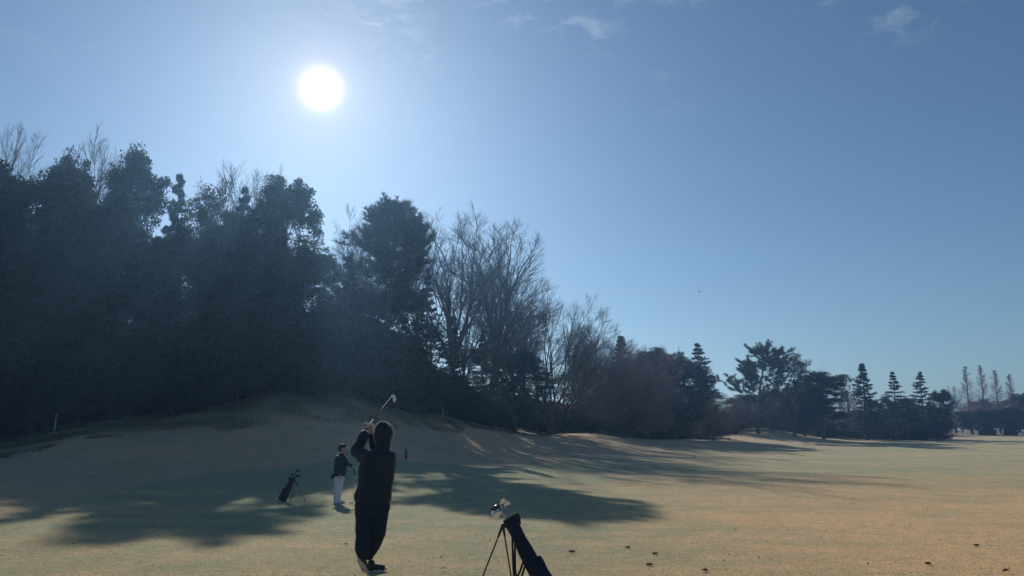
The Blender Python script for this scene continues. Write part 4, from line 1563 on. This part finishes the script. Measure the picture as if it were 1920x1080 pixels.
def leaf_obj(px, py, size, mat, label, name="fallen_leaf", cat="leaf"):
    d = ray(px, py)
    Y = d.y * CAM_H / -d.z
    p = at(px, py, Y)
    z = H(p.x, Y)
    bm = bmesh.new()
    n = 9
    L_ = []
    R_ = []
    C_ = []
    for i in range(n):
        t_ = i / (n - 1)
        w = math.sin(t_ * math.pi) ** .8 * .32 * size + .001
        x = (t_ - .5) * size
        zc = .10 * size * math.sin(t_ * 2.6)
        C_.append(bm.verts.new((x, 0, zc)))
        L_.append(bm.verts.new((x, w, zc + w * .75)))
        R_.append(bm.verts.new((x, -w, zc + w * .45)))
    for i in range(n - 1):
        bm.faces.new((C_[i], C_[i + 1], L_[i + 1], L_[i]))
        bm.faces.new((R_[i], R_[i + 1], C_[i + 1], C_[i]))
    o = bm_obj(name, bm, mat)
    o.location = (p.x, Y, z + .022)
    o.rotation_euler = (random.uniform(-.3, .3), random.uniform(-.2, .2), random.uniform(-.5, .5))
    return tag(o, label, cat)


def clod(px, py, size, label):
    d = ray(px, py)
    Y = d.y * CAM_H / -d.z
    p = at(px, py, Y)
    bm = bmesh.new()
    bmesh.ops.create_icosphere(bm, subdivisions=3, radius=1)
    for v in bm.verts:
        f = 1 + .45 * noise.noise(v.co * 2.1 + Vector((px, 0, 0)))
        f += .35 * noise.noise(v.co * 5.3 + Vector((0, px, 0)))
        v.co = Vector((v.co.x * size * .42 * f, v.co.y * size * .30 * f, v.co.z * .013 * f))
    o = bm_obj("divot", bm, M_SOIL)
    o.location = (p.x, Y, H(p.x, Y) + .022)
    return tag(o, label, "divot")


leaf_obj(648, 1015, .07, M_LEAFPALE, "pale dry leaf on the turf just left of the hooded golfer's shins")
leaf_obj(775, 1003, .06, M_LEAFPALE, "pale dry leaf farthest back, right of the hooded golfer's knees")
leaf_obj(553, 1033, .05, M_LEAFPALE, "small pale leaf alone on the turf at the lower left")
leaf_obj(832, 1068, .085, M_LEAFPALE, "largest pale leaf between the golfer's shoes and near bag legs")
leaf_obj(730, 1016, .05, M_LEAFPALE, "small pale leaf close beside the hooded golfer's calf")
leaf_obj(1887, 1073, .08, M_LEAFDARK, "long brown leaf in the bottom right corner")
clod(1217, 1057, .10, "dark divot nearest the bottom, right of the near bag")
clod(1228, 1034, .09, "dark divot just above the lowest one right of the near bag")
clod(1322, 1069, .09, "dark divot at the bottom between near bag and right side")
clod(1072, 1029, .11, "faint dark divot close right of the near bag body")
clod(1740, 1055, .09, "dark divot in the brown turf at the lower right")
clod(1830, 1016, .10, "dark divot farther back in the brown turf at the lower right")
clod(1177, 1020, .09, "flat dark divot above and left of the divot pair")
# green weed tuft
wp = at(1824, 1078, 8.9)
n = 46
C_ = np.zeros((n, 3))
C_[:, 0] = rng.normal(0, .018, n)
C_[:, 1] = rng.normal(0, .012, n)
Dd = norm(np.stack([rng.normal(0, .4, n), rng.normal(0, .3, n), np.ones(n)], -1))
v, f = blades(C_, Dd, .07, .003)
wo_ = link("grass_tuft", np_mesh("grass_tuft", v, f), leafmat("fresh_grass", (.05, .12, .02), (.09, .2, .03), .4))
wo_.location = (wp.x, 8.9, H(wp.x, 8.9) - .003)
tag(wo_, "small bright green grass tuft at the bottom right", "grass tuft")

# scattered leaf litter that nobody could count
n = 6500
yy = 5.5 + 30 * rng.random(n) ** 1.9
xx = yy * (rng.random(n) * 1.5 - .75)
keep = noise_keep = np.array([noise.noise(Vector((x * .35, y * .35, 1))) > -.15 for x, y in zip(xx, yy)])
xx, yy = xx[keep], yy[keep]
zz = np.array([H(x, y) for x, y in zip(xx, yy)]) + .02
v, f = leaves(np.stack([xx, yy, zz], -1), .0125, flat=1.2, aspect=.6, vary=.75)
lit = link("leaf_litter", np_mesh("leaf_litter", v, f), M_LEAFPALE)
tag(lit, "dry leaves and clippings scattered over the winter turf", kind='stuff')
n = 700
yy = 5.5 + 40 * rng.random(n) ** 1.2
xx = yy * (rng.random(n) * 1.5 - .75)
zz = np.array([H(x, y) for x, y in zip(xx, yy)]) + .016
v, f = leaves(np.stack([xx, yy, zz], -1), .016, flat=2.0, aspect=.6)
lit = link("leaf_litter", np_mesh("dark_leaf_litter", v, f), M_LEAFDARK)
tag(lit, "brown bits and crumbs scattered over the winter turf", kind='stuff')

# longer rough grass along the foot of the wood
N = 90000
az_ = rng.uniform(math.radians(-38), math.radians(22), N)
u_ = np.tan(az_)
yy = np.interp(u_, wl[:, 0], wl[:, 1]) + rng.uniform(-1.5, 9.0, N)
xx = yy * u_
nzv = np.array([noise.noise(Vector((x * .5, y * .5, 4))) for x, y in zip(xx[:N], yy[:N])])
kp = nzv > -.1
xx, yy, nzv = xx[kp], yy[kp], nzv[kp]
zz = np.array([H(x, y) for x, y in zip(xx, yy)])
hh = (.05 + .16 * rng.random(len(xx))) * (0.5 + nzv)
bs = np.stack([xx, yy, zz - .01], -1)
a_ = rng.random(len(xx)) * 6.28
wv = np.stack([np.cos(a_) * .018, np.sin(a_) * .018, 0 * a_], -1)
tp = bs + np.stack([rng.normal(0, .05, len(xx)), rng.normal(0, .05, len(xx)), hh], -1)
Vb = np.stack([bs + wv, bs - wv, tp], 1).reshape(-1, 3)
rg = link("rough_grass", np_mesh("rough_grass", Vb, np.arange(len(Vb)).reshape(-1, 3), smooth=False), leafmat("rough_grass", (.10, .095, .05), (.20, .17, .09), .35, .3))
tag(rg, "longer rough grass along the foot of the wood", kind='stuff')

# short winter turf blades near the camera
N = 420000
yy = 5.6 + 30.0 * rng.random(N) ** 2.3
xx = yy * (rng.random(N) * 1.46 - .73)
j = np.clip(np.searchsorted(RR, np.hypot(xx, yy)) - 1, 0, len(RR) - 2)
i = np.clip(np.searchsorted(AZ, np.arctan2(xx, yy)) - 1, 0, len(AZ) - 2)
sfrac = (np.arctan2(xx, yy) - AZ[i]) / (AZ[i + 1] - AZ[i])
tfrac = (np.hypot(xx, yy) - RR[j]) / (RR[j + 1] - RR[j])
zz = (Z[i, j] * (1 - sfrac) + Z[i + 1, j] * sfrac) * (1 - tfrac) + (Z[i, j + 1] * (1 - sfrac) + Z[i + 1, j + 1] * sfrac) * tfrac
base = np.stack([xx, yy, zz - .002], -1)
hgt = .010 + .011 * rng.random(N)
lean = rng.normal(0, .010, (N, 2))
ang_ = rng.random(N) * 6.28
wd = (.0012 + .00018 * yy)
dx, dy = np.cos(ang_) * wd, np.sin(ang_) * wd
Vb = np.stack([base + np.stack([dx, dy, 0 * dx], -1), base - np.stack([dx, dy, 0 * dx], -1), base + np.stack([lean[:, 0], lean[:, 1], hgt], -1)], 1).reshape(-1, 3)
gb = np_mesh("grass", Vb, np.arange(3 * N).reshape(-1, 3), smooth=False)
m_b, t, b = mat_new("turf_blades")
geo, fair, rough, floor, fine, mid = turf_colour(t)
ri = ramp(t, fine, [(0.3, (0.75, 0.75, 0.7)), (0.7, (2.1, 2.05, 1.85))])
c = mixc(t, 1.0, fair, ri, 'MULTIPLY')
t.links.new(c, b.inputs['Base Color'])
b.inputs['Roughness'].default_value = 0.7
tr = nd(t, 'ShaderNodeBsdfTranslucent')
t.links.new(c, tr.inputs[0])
mx_ = nd(t, 'ShaderNodeMixShader')
mx_.inputs[0].default_value = 0.4
t.links.new(b.outputs[0], mx_.inputs[1])
t.links.new(tr.outputs[0], mx_.inputs[2])
t.links.new(mx_.outputs[0], t.nodes['Material Output'].inputs[0])
grass = link("grass", gb, m_b)
tag(grass, "short dry winter grass blades of the near fairway", kind='stuff')

# ------------------------------------------------------------------ air
HAZE = True
if HAZE:
    bm = bmesh.new()
    bmesh.ops.create_cube(bm, size=1)
    for v in bm.verts:
        v.co = Vector((v.co.x * 1900, v.co.y * 1900, (v.co.z + .5) * 50 - 3.5))
    me = bpy.data.meshes.new("haze")
    bm.to_mesh(me)
    bm.free()
    hm = bpy.data.materials.new("haze_air")
    hm.use_nodes = True
    t = hm.node_tree
    t.nodes.clear()
    out = nd(t, 'ShaderNodeOutputMaterial')
    pv = nd(t, 'ShaderNodeVolumePrincipled')
    pv.inputs['Color'].default_value = (0.26, 0.54, 1.0, 1)
    pv.inputs['Density'].default_value = 0.00068
    pv.inputs['Anisotropy'].default_value = 0.70
    t.links.new(pv.outputs[0], out.inputs['Volume'])
    me.materials.append(hm)
    hz = bpy.data.objects.new("haze", me)
    COL.objects.link(hz)
    tag(hz, "thin blue morning haze", kind='stuff')
